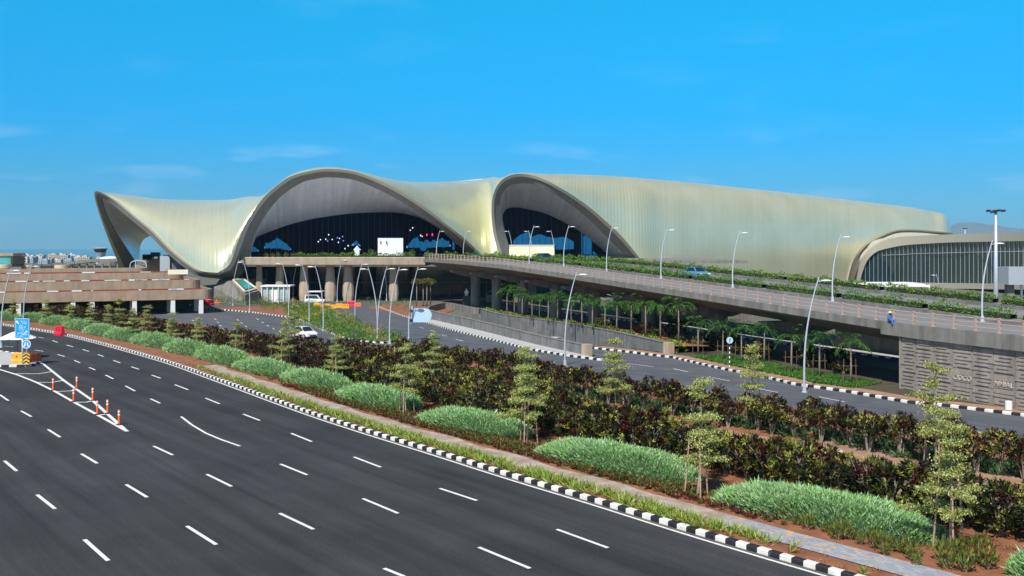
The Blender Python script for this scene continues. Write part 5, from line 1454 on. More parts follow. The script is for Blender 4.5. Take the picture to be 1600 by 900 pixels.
ROW1 = [croton(2.1, 2.0, 130, (2.2, 6, 1.8, 1.0), .2, 10 + i) for i in range(6)] + [croton(2.0, 2.0, 130, (1.4, 5, 2.6, 2.2), .2, 20 + i) for i in range(2)]
ROW2 = [croton(2.35, 1.8, 90, (2.8, 6, 1.3, .6), 1.0, 30 + i) for i in range(5)] + [croton(2.25, 1.8, 85, (2, 5, 1.8, 1.4), .8, 40 + i) for i in range(3)]
FARV = [croton(2.3, 2.8, 150, (3.2, 6, 1.6, .5), .3, 50 + i) for i in range(5)]
LINE = [(0, 478), (120, 482), (200, 490), (250, 500), (330, 512), (400, 520), (450, 528), (520, 531), (640, 533), (760, 547), (900, 575), (1000, 592), (1120, 612), (1300, 628), (1500, 662), (1600, 680)]
def clear_of_road(loc, h):
    # the belt ends where the back road begins: tall shrubs do not stand before it
    px = 800 + F * loc.x / loc.y; py = HY + (H - h) * F / loc.y
    return py > float(np.interp(px, [q[0] for q in LINE], [q[1] for q in LINE])) - 5
def shrub(var, loc, rz, sc, lab, grp):
    if grp and 'far belt' in grp + '' and not clear_of_road(loc, 2.3 * sc[2]): return
    if grp and 'back row' in grp and not clear_of_road(loc, 2.35 * sc[2]):
        if loc.y > 84: return
        sc = (sc[0], sc[1], sc[2] * .8)
    e = empty('croton_shrub', loc, lab, 'shrub', grp, rz); e.scale = sc
    link('foliage', var[1], None, e); link('stem', var[0], None, e)
def road_ok(p): return True
KR = [p for p in KERB if 12 < p.y < 190]
def row(d, step, ylo, yhi, jit=.35):
    q = resample([p for p in off(d, KR)], step); return [p + Vector((rng.uniform(-jit, jit), rng.uniform(-jit, jit), .1)) for p in q if ylo < p.y < yhi]
for d, st_ in ((8.9, 1.55), (10.5, 1.75)):
    for p in row(d, st_, 33, 84):
        s_ = rng.uniform(.85, 1.12); shrub(rng.choice(ROW1), p, rng.uniform(0, 6.28), (s_, s_, s_ * rng.uniform(.88, 1.08)), 'dark red and olive leaved shrub in the dense row just behind the pale green mounds', 'red leaved shrubs, front row')
for d, st_ in ((19.3, 1.6), (21.3, 2.3)):
    for p in row(d, st_, 30, 118, .4):
        if rng.random() < .06: continue
        s_ = rng.uniform(.8, 1.1); shrub(rng.choice(ROW2), p, rng.uniform(0, 6.28), (s_, s_, s_ * rng.uniform(.85, 1.1)), 'tall dark red leaved shrub with bare pale stems in the row beside the back road', 'tall red leaved shrubs, back row')
for d, st_, lo, hi in ((13.2, 1.9, 63, 92), (16.0, 2.0, 70, 94)):
    for p in row(d, st_, lo, hi, .5):
        s_ = rng.uniform(.75, 1.05); shrub(rng.choice(ROW1), p, rng.uniform(0, 6.28), (s_, s_, s_ * rng.uniform(.8, 1.0)), 'dark olive and red shrub filling the bed between the front and back shrub rows', 'shrubs between the two rows')
for d, st_, lo, hi in ((9.4, 2.5, 84, 176), (12.4, 2.9, 84, 172), (15.8, 2.9, 90, 140)):
    for p in row(d, st_, lo, hi, .5):
        s_ = rng.uniform(.85, 1.15); shrub(rng.choice(FARV), p, rng.uniform(0, 6.28), (s_, s_, s_ * rng.uniform(.85, 1.1)), 'dark bushy shrub in the far belt of shrubs leading to the car park', 'dark shrubs, far belt')

# pale green mounds
MGREEN = [(.26, .51, .14), (.40, .62, .27), (.51, .65, .43), (.14, .32, .06)]
def mound(pa, pb, hgt, wd, lab):
    a, b2 = pa, pb; ax = (b2 - a); L_ = ax.length; ax.normalize(); nrm_ = Vector((-ax.y, ax.x, 0))
    if nrm_.y < 0: nrm_ = -nrm_
    c = (a + b2) / 2 + nrm_ * (wd / 2 - .2)
    e = empty('round_hedge', (c.x, c.y, .1), lab, 'hedge', 'pale green mounded hedges', math.atan2(ax.y, ax.x))
    n = int(min(17000, max(2000, 400 * L_ * wd * (60 / max(c.y, 40)))))
    an = nrg.uniform(0, math.tau, n); ph = np.arcsin(np.sqrt(nrg.uniform(0, 1, n)))
    cx, sx_ = np.cos(an), np.sin(an)
    k_ = 3.0
    sup = (np.abs(cx) ** k_ + np.abs(sx_) ** k_) ** (-1 / k_)
    rr = np.sin(ph) ; zz = np.cos(ph)
    prof = (1 - rr ** 2.6) ** .5
    lump = 1 + .12 * np.sin(an * 5 + L_) * rr + .09 * np.sin(rr * 9 + an * 3) + nrg.normal(0, .05, n)
    x = cx * sup * rr * L_ / 2 * (1 + .04 * np.sin(an * 7)); y = sx_ * sup * rr * wd / 2 * (1 + .06 * np.sin(an * 9 + 1)); z = np.clip(prof, 0, 1) * hgt * lump * (1 - .10 * (x / L_ * 2) ** 2)
    z = np.maximum(z, .12)
    d = np.stack([x / L_ * 1.2 + nrg.normal(0, .35, n), y / wd * 1.8 + nrg.normal(0, .35, n), .8 + nrg.normal(0, .2, n)], 1)
    base = np.stack([x, y, z - .12], 1)
    patch = .5 + .5 * np.sin(x * 1.3 + L_) * np.cos(y * 1.7)
    col = pick(MGREEN, (3, 3, 1.6, 2), n, .2); col = col * (1 - .15 * patch[:, None]) + np.array([.40, .54, .42]) * (.15 * patch[:, None])
    sz = 1.0 if c.y < 70 else 1.35
    link('foliage', leaf_mesh('round_hedge_leaf', base, d, nrg.uniform(.15, .29, n) * sz * np.where(nrg.random(n) < .06, 1.7, 1), nrg.uniform(.032, .055, n) * sz, col), None, e)
    rows_ = []
    for j in range(7):
        r_ = j / 6; rows_.append([Vector((math.copysign(abs(math.cos(t)) ** .67, math.cos(t)) * r_ * (L_ / 2 - .15), math.copysign(abs(math.sin(t)) ** .67, math.sin(t)) * r_ * (wd / 2 - .15), max(0, (1 - r_ ** 2.6)) ** .5 * (hgt * .86) * (1 - .1 * (math.cos(t) * r_) ** 2) - .1)) for t in np.linspace(0, math.tau, 29)[:-1]])
    mb = MB(); mb.grid(rows_[1:], True); mb.face(rows_[1]); mb.build('core', mat('hedge_core', (.03, .06, .02), .95), e, True)
ML = [((1562, 902), (1700, 940), 1.1, 3.0, 'pale green mounded hedge cut by the right edge of the picture'),
      ((1098, 785), (1456, 862), 1.0, 3.2, 'long pale green mounded hedge, the largest, left of the bottom right staked tree'),
      ((822, 710), (1062, 762), 1.0, 3.2, 'pale green mounded hedge just left of the staked tree in the middle of the bed'),
      ((640, 657), (797, 690), 0.98, 3.2, 'pale green mounded hedge starting right of the staked tree with the pink tag'),
      ((516, 619), (622, 644), 0.98, 3.1, 'pale green mounded hedge ending at the staked tree with the pink tag'),
      ((430, 592), (517, 613), 0.96, 3.0, 'fifth pale green mound counting from the left end of the road paint arc'),
      ((356, 574), (432, 592), 0.96, 3.0, 'pale green mound directly above the long painted arc on the road'),
      ((297, 558), (362, 574), 1.25, 2.9, 'pale green mound at the spot where the dirt footpath begins'),
      ((249, 547), (303, 559), 1.25, 2.9, 'pale green mound left of where the footpath begins'),
      ((197, 535), (255, 547), 1.25, 2.8, 'pale green mound above bare red soil, third right of the crimson barrier'),
      ((157, 527), (203, 536), 1.2, 2.8, 'pale green mound above bare red soil, second right of the crimson barrier'),
      ((125, 520), (166, 528), 1.2, 2.8, 'pale green mound just right of and behind the crimson barrier'),
      ((92, 512), (131, 519), 1.2, 2.8, 'pale green mound directly behind the crimson barrier'),
      ((57, 506), (99, 511), 1.2, 2.7, 'far pale green mound just right of the blue direction sign'),
      ((18, 502), (62, 505), 1.2, 2.7, 'far pale green mound behind the blue direction sign'),
      ((-30, 500), (20, 502), 1.2, 2.7, 'far pale green mound at the left edge of the picture')]
for (xa, ya), (xb, yb), hg, wd, lab in ML: mound(G(xa, ya, .1), G(xb, yb, .1), hg, wd, lab)

# grass tufts on the verge, low cover beside the footpath
def tufts(name, pts, nb, ln, wd, cols, wts, lab, up=.5):
    pts = np.array([tuple(p) for p in pts]); n = len(pts) * nb
    base = np.repeat(pts, nb, 0) + np.concatenate([nrg.normal(0, .05, (n, 2)), np.zeros((n, 1))], 1)
    o = link(name, leaf_mesh(name, base, dirs(n, up), nrg.uniform(ln * .6, ln * 1.2, n), nrg.uniform(wd * .7, wd * 1.3, n), pick(cols, wts, n)))
    return tag(o, lab, None, None, 'stuff')
def along(d0, d1, ylo, yhi, dens, fade=None):
    o = []; q = [p for p in KR if ylo - 3 < p.y < yhi + 3]; a, b2 = off(d0, q), off(d1, q)
    for i in range(len(q) - 1):
        L_ = (a[i + 1] - a[i]).length; n = dens * L_ * abs(d1 - d0)
        n = int(n) + (rng.random() < n % 1)
        for _ in range(n):
            u_, v_ = rng.random(), rng.random(); p = a[i].lerp(a[i + 1], u_).lerp(b2[i].lerp(b2[i + 1], u_), v_)
            if fade and rng.random() > fade(p): continue
            if ylo < p.y < yhi: o.append((p.x, p.y, .11))
    return o
def gf(p): return max(.05, min(1, (p.y - 36.6) / 1.2)) * (.75 + .25 * math.sin(p.y * 1.1)) * (1 if p.y < 62 else max(.1, 1 - (p.y - 62) / 30))
tufts('verge_grass', along(.45, 1.4, 30, 92, 24, gf), 11, .46, .05, [(.26, .36, .05), (.16, .28, .04), (.42, .44, .12), (.30, .20, .07)], (4, 3, 2, .6), 'yellow green grass tufts along the striped kerb')
tufts('dry_grass', along(.5, 1.4, 30, 95, 3), 7, .2, .03, [(.30, .18, .08), (.22, .10, .04)], (2, 1), 'dry brown tufts along the striped kerb')
def cf(p): return 1.0 if 44 < p.y < 78 else (.12 if p.y < 44 else .3)
tufts('ground_cover', along(3.4, 5.2, 34, 92, 15, cf), 14, .30, .075, [(.08, .12, .02), (.16, .15, .03), (.17, .055, .025), (.045, .07, .015)], (3, 2, 2, 2), 'low brown green ground cover at the foot of the pale green mounds', .35)
tufts('maroon_ground_cover', along(3.3, 4.1, 40, 80, 14), 12, .24, .06, [(.12, .022, .015), (.08, .03, .015), (.05, .03, .012)], (3, 2, 1), 'low maroon ground cover edging the footpath', .2)
def gapf(p): return .5 + .5 * math.sin(p.x * .9) * math.sin(p.y * .7)
tufts('bed_weeds', along(11.8, 18.2, 34, 80, 1.1, gapf), 12, .34, .07, [(.08, .16, .03), (.18, .2, .05), (.07, .1, .02)], (3, 2, 2), 'scattered weeds on the red soil between the shrub rows')
tufts('bed_weeds', along(19.2, 22.5, 30, 84, 4), 14, .6, .08, [(.05, .13, .04), (.10, .2, .08), (.04, .08, .02)], (3, 2, 2), 'weeds under the tall shrubs beside the back road')
tufts('maroon_ground_cover', along(5.0, 8.4, 50, 96, 3.2, lambda p: .5 + .5 * math.sin(p.y * .49)), 13, .30, .07, [(.10, .022, .015), (.05, .05, .012), (.09, .08, .02)], (3, 2, 2), 'maroon and olive ground cover between the green mounds and the front shrub row')
tufts('bed_litter', along(4.6, 9, 33, 46, 3.0), 6, .16, .04, [(.22, .11, .05), (.12, .1, .03)], (2, 1), 'dry litter on the red soil by the large green mound')
def along_r(d0, d1, ylo, yhi, dens):
    o = []; q = [p for p in RAMPK if ylo < p.y < yhi]; q = resample(q, 1.0); a, b2 = offset(q, -d0), offset(q, -d1)
    for i in range(len(q) - 1):
        for _ in range(int(dens * abs(d1 - d0))):
            u_, v_ = rng.random(), rng.random(); p = a[i].lerp(a[i + 1], u_).lerp(b2[i].lerp(b2[i + 1], u_), v_); o.append((p.x, p.y, .06))
    return o
tufts('verge_grass', along_r(2.2, 6.5, 76, 104, 26), 11, .3, .08, [(.045, .16, .015), (.09, .22, .03), (.06, .1, .02)], (4, 3, 1), 'bright green low planting under the palms by the ramp kerb')

# little yellow green plants near the large mound and the corner bed
def small_plant(seed, cols, wts, h=.55, n=130, wd=.5):
    r_ = np.random.default_rng(seed); b_ = r_.normal(0, 1, (n, 3)); b_ /= np.linalg.norm(b_, axis=1, keepdims=True); b_ = b_ * np.array([wd / 2, wd / 2, h * .45]) * r_.uniform(.5, 1, (n, 1)) + np.array([0, 0, h * .5])
    d = b_ - np.array([0, 0, h * .1]); d[:, 2] += .2
    fol = leaf_mesh('small_plant_leaf', b_, d, r_.uniform(.10, .2, n), r_.uniform(.04, .07, n), pick(cols, wts, n))
    mb = MB()
    for k in range(4): mb.tube([(0, 0, 0), (r_.normal() * .12, r_.normal() * .12, h * .7)], [.014, .006], 4, False)
    stm = mb.mesh('small_plant_stem'); stm.materials.append(bark)
    return stm, fol
SPV = [small_plant(i, [(.12, .18, .03), (.25, .27, .05), (.2, .07, .03), (.05, .09, .02)], (3, 2.5, 1, 2)) for i in range(4)]
def put_plant(var, loc, sc, lab, grp, name='small_plant', cat='plant'):
    e = empty(name, loc, lab, cat, grp, rng.uniform(0, 6)); e.scale = (sc, sc, sc)
    link('foliage', var[1], None, e); link('stem', var[0], None, e)
for x, y in ((1245, 815), (1262, 822), (1275, 815), (1290, 826), (1300, 832), (1318, 830), (1330, 838), (1345, 845), (1365, 846), (1378, 852), (1392, 850), (1405, 858), (1420, 860), (1425, 870), (1432, 878), (1382, 862), (1310, 838), (1228, 806)):
    put_plant(rng.choice(SPV), G(x, y + 6, .1), rng.uniform(.7, 1.2), 'small yellow green plant on the red soil along the coloured footpath', 'small plants by the coloured footpath')
for x, y in ((1500, 868), (1520, 872), (1545, 880), (1535, 862), (1475, 868), (1510, 884), (1480, 880)):
    put_plant(rng.choice(SPV), G(x, y + 10, .1), rng.uniform(1.2, 1.7), 'bushy olive plant around the foot of the bottom right staked tree', 'olive plants at the staked tree foot')

# staked young trees
TCOL = [(.32, .37, .09), (.48, .51, .17), (.17, .22, .05), (.60, .60, .29)]
def young_tree(h, seed, dens=1.0):
    r_ = np.random.default_rng(seed); mb = MB()
    bend = r_.uniform(-.15, .15, 2); zs = np.linspace(0, h, 9)
    tp = [Vector((bend[0] * math.sin(z / h * 3), bend[1] * math.sin(z / h * 2.4), z)) for z in zs]
    mb.tube(tp, [.05 * (1 - .8 * k / 8) + .006 for k in range(9)], 7, False)
    B, D = [], []
    nt_ = 6
    for t in range(nt_):
        z = h * (.34 + .62 * t / (nt_ - 1)) + r_.uniform(-.24, .24); rad_ = (1.0 - .62 * t / (nt_ - 1)) * h * .20 * r_.uniform(.65, 1.3)
        nb = 6 if t < 4 else 4
        for k in range(nb):
            if r_.random() < .2: continue
            an = k / nb * math.tau + r_.uniform(-.5, .5); L_ = rad_ * r_.uniform(.5, 1.4)
            c0 = Vector((bend[0] * math.sin(z / h * 3), bend[1] * math.sin(z / h * 2.4), z)); c1 = c0 + Vector((math.cos(an) * L_, math.sin(an) * L_, r_.uniform(-.12, .36)))
            mb.tube([c0, c1], [.016, .005], 4, False)
            nl = int(340 * dens * (L_ / .6))
            u_ = r_.uniform(.18, 0.98, nl)[:, None]
            b_ = np.array(c0)[None] * (1 - u_) + np.array(c1)[None] * u_ + r_.normal(0, 1, (nl, 3)) * np.array([.15, .15, .055]) * (.5 + .9 * u_)
            B.append(b_); d = r_.normal(0, 1, (nl, 3)); d[:, 2] = np.abs(d[:, 2]) * .8 + .35; D.append(d)
        nl = int(60 * dens); zz = r_.uniform(-.05, .28 * h / 5, nl); B.append(np.stack([r_.normal(0, .09, nl), r_.normal(0, .09, nl), z + zz], 1)); D.append(r_.normal(0, 1, (nl, 3)) + np.array([0, 0, .8]))
    B, D = np.concatenate(B), np.concatenate(D); n = len(B)
    cr = leaf_mesh('young_tree_leaf', B, D, r_.uniform(.08, .15, n), r_.uniform(.035, .06, n), pick(TCOL, (3, 3.2, 2, 1.3), n, .15))
    tr = mb.mesh('young_tree_trunk'); tr.materials.append(bark)
    return tr, cr
YT = [young_tree(5.0, 70 + i) for i in range(5)]
def tree(x, yb, yt, lab, v, stakes=3):
    p = G(x, yb, .1); hh = (yb - yt) / F * p.y
    e = empty('young_tree', p, lab, 'tree', 'young staked tiered trees', rng.uniform(0, 6)); s_ = hh / 5.0; wx = max(.75, min(1.25, 1.0 / s_ ** .5)); e.scale = (s_ * wx, s_ * wx, s_)
    link('trunk', YT[v][0], None, e); link('crown', YT[v][1], None, e)
    if stakes:
        f = empty('tree_stakes', p, 'wooden stakes around the ' + lab.replace('staked ', ''), 'tree stakes', 'wooden tree stakes', rng.uniform(-.3, .3))
        tops = []
        for k in range(stakes):
            an = k * math.tau / stakes + .4; b0_ = Vector((math.cos(an) * .62, math.sin(an) * .62, -.05)); t0_ = Vector((math.cos(an) * .40, math.sin(an) * .40, 2.75 + .25 * math.sin(k * 2.1 + x)))
            MB().tube([b0_, t0_], [.04, .032], 7).build('stake', wood, f); tops.append(b0_.lerp(t0_, .84))
        mb = MB()
        for k in range(stakes): a, b2 = tops[k], tops[(k + 1) % stakes]; mb.tube([a + (a - b2) * .18, b2 + (b2 - a) * .18], .022, 5)
        mb.build('crossbar', wood, f)
    return e
for i, (x, yb, yt, st_, lab) in enumerate(((1484, 862, 668, 3, 'staked pale green tree nearest the bottom right corner'), (1462, 742, 574, 3, 'tall pale tiered tree in front of the lettered buff wall'),
        (1090, 774, 598, 3, 'staked pale green tree between the two largest green mounds'), (1176, 664, 540, 3, 'pale tiered tree on the bed edge before the banded round sign'), (963, 652, 534, 2, 'pale tree in front of the gap between the underpass walls'),
        (824, 692, 558, 3, 'staked pale tree left of the long middle mound'), (634, 646, 542, 3, 'staked pale tree with the pink tag between two mounds'), (816, 640, 546, 0, 'thin pale tree top above the back row, left of the ramp wall end'),
        (679, 606, 522, 0, 'thin pale tree top right of the pale blue board'), (526, 600, 528, 3, 'staked pale tree left of the mound with the pink tag tree'), (444, 580, 506, 3, 'staked pale tree just left of the white car'), (460, 545, 478, 2, 'pale tree standing directly before the white car'),
        (372, 565, 507, 3, 'staked pale tree, next but one left of the white car'), (310, 552, 497, 3, 'staked pale tree in the shrub belt below the dark parked car'), (268, 541, 490, 2, 'pale tree beside the back road bend below the car park columns'), (229, 528, 480, 2, 'pale tree in front of the middle white car park column'),
        (208, 533, 484, 0, 'low pale tree third from the car park corner'), (170, 522, 478, 0, 'pale tree in the dark belt under the brown parapet'), (141, 519, 474, 0, 'pale tree in the dark belt right of the stair drum'),
        (109, 513, 470, 0, 'pale tree in the dark belt below the stair drum'), (72, 507, 470, 0, 'pale tree in the dark belt right of the blue sign lamp'), (21, 505, 468, 0, 'pale tree in the dark belt at the left edge'), (187, 520, 468, 0, 'pale tree before the left white car park column'))):
    tree(x, yb, yt, lab, i % 5, st_)
tag(MB().box(tuple(G(1452, 842, .1) + Vector((0, 0, .28))), (.34, .2, .56)).build('junction_box', pave_m, bevel=.03), 'small grey junction box at the foot of the bottom right stakes', 'junction box')
tag(MB().lathe(G(1576, 641), [(.24, 0), (.24, .62), (.2, .66)], 14).build('kerb_stub', white), 'short white stub post on the kerb below the lettered wall', 'bollard')
q = G(617, 640, .1); 
# rocks and pale litter
rk = None
for i, (x, y, s_, lab) in enumerate(((1306, 712, 1.3, 'pale flat rock on the soil between the two shrub rows'), (1240, 735, .7, 'smaller pale rock left of the flat rock'), (1375, 722, .6, 'small pale rock right of the flat rock'), (1125, 700, .8, 'pale rock on the path between the shrub rows'), (905, 765, .3, 'small pale stone at the edge of the footpath'), (1040, 700, .5, 'pale rock under the front row shrubs'))):
    bm = bmesh.new(); bmesh.ops.create_icosphere(bm, subdivisions=3, radius=.5)
    for v in bm.verts: v.co *= 1 + .25 * math.sin(v.co.x * 9 + i) * math.cos(v.co.y * 7 + i * 2) + .1 * math.sin(v.co.z * 15); v.co.z *= .45
    me = bpy.data.meshes.new('rock'); bm.to_mesh(me); bm.free(); smooth(me); o = link('rock', me, mat('pale_rock', (.38, .33, .27), .9, col2=(.55, .5, .42), scale=3, bump=.4), None, G(x, y, .15)); o.scale = (s_, s_, s_); tag(o, lab, 'rock', 'rocks in the bed')

# planter hedges on the flyover and the forecourt
HG = [(.06, .20, .012), (.13, .30, .02), (.26, .38, .03), (.02, .06, .01), (.34, .12, .03)]
def planter(pts, hgt, wd, lab, dens, sz, grp, wts=(4, 3, 2.4, 3, .25), name='planter_hedge'):
    pts = [Vector(p) for p in pts]; q = resample(pts, .5); n = int(len(q) * .5 * dens)
    c = q[len(q) // 2]
    e = empty(name, c, lab, 'hedge', grp)
    i = nrg.integers(0, len(q) - 1, n); u_ = nrg.uniform(0, 1, n)[:, None]
    A = np.array([tuple(v - c) for v in q]); b_ = A[i] * (1 - u_) + A[i + 1] * u_
    t = A[i + 1] - A[i]; t /= np.linalg.norm(t, axis=1, keepdims=True); s_ = np.stack([t[:, 1], -t[:, 0], t[:, 2] * 0], 1)
    an = nrg.uniform(0, math.pi, n); w_ = nrg.uniform(.7, 1.05, n); arc = np.arange(len(q)) * .5
    lump = (1 + .22 * np.sin(arc * 1.1 + len(q)) + .15 * np.sin(arc * 2.7) + .1 * np.sin(arc * 5.3))[i]
    b_ = b_ + s_ * (np.cos(an) * wd / 2 * w_)[:, None]; b_[:, 2] += np.sin(an) ** .8 * hgt * w_ * lump
    d = s_ * np.cos(an)[:, None] + nrg.normal(0, .45, (n, 3)); d[:, 2] += np.sin(an) * .8 + .2
    link('foliage', leaf_mesh('planter_leaf', b_, d, nrg.uniform(.7, 1.3, n) * sz, nrg.uniform(.35, .6, n) * sz, pick(HG, wts, n)), None, e)
    mb = MB(); rows_ = []
    for v in q[::2]:
        k_ = q.index(v); tt = (q[min(k_ + 1, len(q) - 1)] - q[max(k_ - 1, 0)]).normalized(); ss_ = Vector((tt.y, -tt.x, 0)); v = v - c
        rows_.append([v + ss_ * wd * .36, v + ss_ * wd * .3 + Vector((0, 0, hgt * .6)), v - ss_ * wd * .3 + Vector((0, 0, hgt * .6)), v - ss_ * wd * .36])
    mb.grid(rows_); mb.build('core', mat('planter_core', (.02, .035, .01), .95), e)
sg = [(-26, -14, 'far right'), (-13.6, -1, ''), (-.4, 9, ''), (9.4, 21, ''), (21.3, 34, ''), (34.2, 50, ''), (50.3, 66, ''), (66.2, 84, ''), (84.2, 104, ''), (104.3, 128, '')]
wh = ['at the far right end over the lettered wall', 'beside the high mast, over the lettered wall', 'over the left edge of the buff wall', 'left of the sitting person', 'in front of the gold wall opening', 'right of the light blue car', 'left of the light blue car', 'before the right limb of the smaller arch', 'before the smaller arch, by the navy car', 'at the top of the ramp near the big arch']
for (a, b2, _), w_ in zip(sg, wh):
    near = a < 40
    planter([DK(s, 12.0, .38) for s in np.arange(a, b2, 1.0)], .75, 1.15, 'near flyover hedge ' + w_, 150 if near else 80, .17 if near else .26, 'near planter hedges on the flyover')
sg2 = [(-20, -4), (-3.5, 12), (12.5, 28), (28.5, 46), (46.4, 66), (66.5, 88), (88.3, 112), (112.5, 134)]
wh2 = ['at the right end below the boarding bridge', 'by the foot of the high mast', 'below the glazed pier', 'below the gold wall opening', 'under the plain gold wall', 'under the gold wall left of the opening', 'at the foot of the smaller arch rim', 'at the top near the hoarding']
for (a, b2), w_ in zip(sg2, wh2):
    planter([DK(s, 24.5, .38) for s in np.arange(a, b2, 1.0)], .72, 1.1, 'far flyover hedge ' + w_, 90, .24, 'far planter hedges on the flyover')
planter([P(x, 401, 206.2) * Vector((1, 1, 0)) + Vector((0, 0, 9.4)) for x in (462, 500, 540, 590, 640)] + [P(651, 401, 206.2) * Vector((1, 1, 0)) + Vector((0, 0, 9.4))], .95, 1.2, 'low green hedge along the front edge of the forecourt deck', 90, .28, None)
planter([P(663, 401, 207) * Vector((1, 1, 0)) + Vector((0, 0, 9.3)), P(720, 401, 203) * Vector((1, 1, 0)) + Vector((0, 0, 9.3)), P(790, 401, 199) * Vector((1, 1, 0)) + Vector((0, 0, 9.3))], 1.1, 1.3, 'green hedge on the deck edge where the forecourt meets the ramp', 90, .28, None)
# sunlit young trees and curved planters at the left of the forecourt
for i, (x, lab) in enumerate(((416, 'first'), (426, 'second'), (435, 'third'), (447, 'fourth'), (458, 'fifth'), (469, 'sixth'))):
    q = P(x, 402, 208); q.z = 9.1
    put_plant(small_plant(200 + i, [(.32, .40, .03), (.16, .25, .03)], (2, 1), 1.7, 70, 1.1), q, 1.0, lab + ' of the yellow lit little trees under the left limb of the big arch', 'yellow lit trees on the forecourt', 'forecourt_tree', 'tree')
for x, hh, lab in ((580, 1.9, 'bright green young tree left of the white kiosk'), (644, 1.7, 'bright green young tree right of the white kiosk')):
    q = P(x, 402, 206); q.z = 9.4; put_plant(small_plant(int(x), [(.10, .30, .02), (.22, .40, .04)], (1, 1), hh, 140, 1.3), q, 1.15, lab, None, 'forecourt_tree', 'tree')

# planted island in the back road
ISV = [small_plant(300 + i, [(.05, .15, .015), (.11, .22, .03), (.2, .24, .05)], (3, 3, 1), .9, 120, 1.3) for i in range(3)] + [small_plant(310 + i, [(.42, .34, .12), (.5, .42, .22), (.3, .2, .06)], (2, 2, 1), 1.0, 90, 1.1) for i in range(3)] + [small_plant(320, [(.5, .4, .02), (.3, .3, .03)], (2, 1), .7, 110, 1.2), small_plant(321, [(.12, .2, .12), (.2, .28, .18)], (1, 1), .8, 140, 1.4)]
poly = [(p.x, p.y) for p in ISL]
ip = []
while len(ip) < 3400:
    x, y = rng.uniform(322, 630), rng.uniform(473, 536); p = G(x, y, .1)
    if x < 450 and y > 476.5 + (x - 330) * .02: continue
    if inside((p.x, p.y), poly): ip.append((p.x, p.y, .1))
tufts('island_ground_cover', ip, 9, .42, .12, [(.07, .20, .02), (.13, .28, .04), (.20, .26, .06), (.36, .30, .12)], (4, 3, 2, .8), 'green ground cover on the planted island between the two back roads')
ylabs = {0: ('green bush on the planted island between the two back roads', 'green bushes on the planted island'), 1: ('straw coloured spiky plant on the planted island between the two back roads', 'straw coloured plants on the planted island'), 2: ('yellow flowering bush on the planted island', 'yellow bushes on the planted island'), 3: ('grey green bush on the planted island', 'grey green bushes on the planted island')}
cnt = 0
while cnt < 120:
    x, y = rng.uniform(322, 630), rng.uniform(474, 536); p = G(x, y, .1)
    if not inside((p.x, p.y), poly): continue
    if y > 478 and x < 440 and y > 471 + (x - 322) * .17 - 1 and y > 477.5: cnt += .1; continue
    r_ = rng.random()
    edge = x > 495 + (y - 482) * 1.6
    k = 1 if (edge and r_ < .6) or r_ < .10 else (2 if r_ < .18 else (3 if x > 545 and r_ < .55 else 0))
    v = {0: ISV[rng.randrange(3)], 1: ISV[3 + rng.randrange(3)], 2: ISV[6], 3: ISV[7]}[k]
    put_plant(v, p, rng.uniform(.8, 1.5), ylabs[k][0], ylabs[k][1], 'island_bush', 'bush'); cnt += 1
for x, y in ((345, 472), (352, 473), (360, 474), (368, 475), (376, 475), (384, 476), (392, 476), (400, 477), (410, 477), (422, 477), (436, 477), (446, 478), (340, 473), (365, 472), (390, 473)):
    put_plant(ISV[rng.randrange(3)], G(x, y + 2, .1), rng.uniform(1.2, 1.9), 'green bush in the hedge line below the teal skylight', 'bushes below the teal skylight', 'island_bush', 'bush')
for x, y in ((337, 469), (352, 466), (384, 468), (394, 469), (412, 470), (420, 470), (446, 473), (459, 474)):
    put_plant(ISV[3 + rng.randrange(3)], G(x, y + 4, .1), rng.uniform(1.3, 1.9), 'straw coloured plant behind the bushes below the teal skylight', 'straw plants below the teal skylight', 'island_bush', 'bush')
for x, y in ((560, 472), (575, 473), (590, 473), (605, 474), (620, 473), (632, 474), (645, 476), (618, 480), (636, 484), (560, 476), (585, 476), (666, 476)):
    put_plant(ISV[rng.randrange(3)], G(x, y + 2, .05), rng.uniform(1.0, 1.6), 'green bush on the red soil bank before the forecourt columns', 'bushes before the forecourt columns', 'island_bush', 'bush')

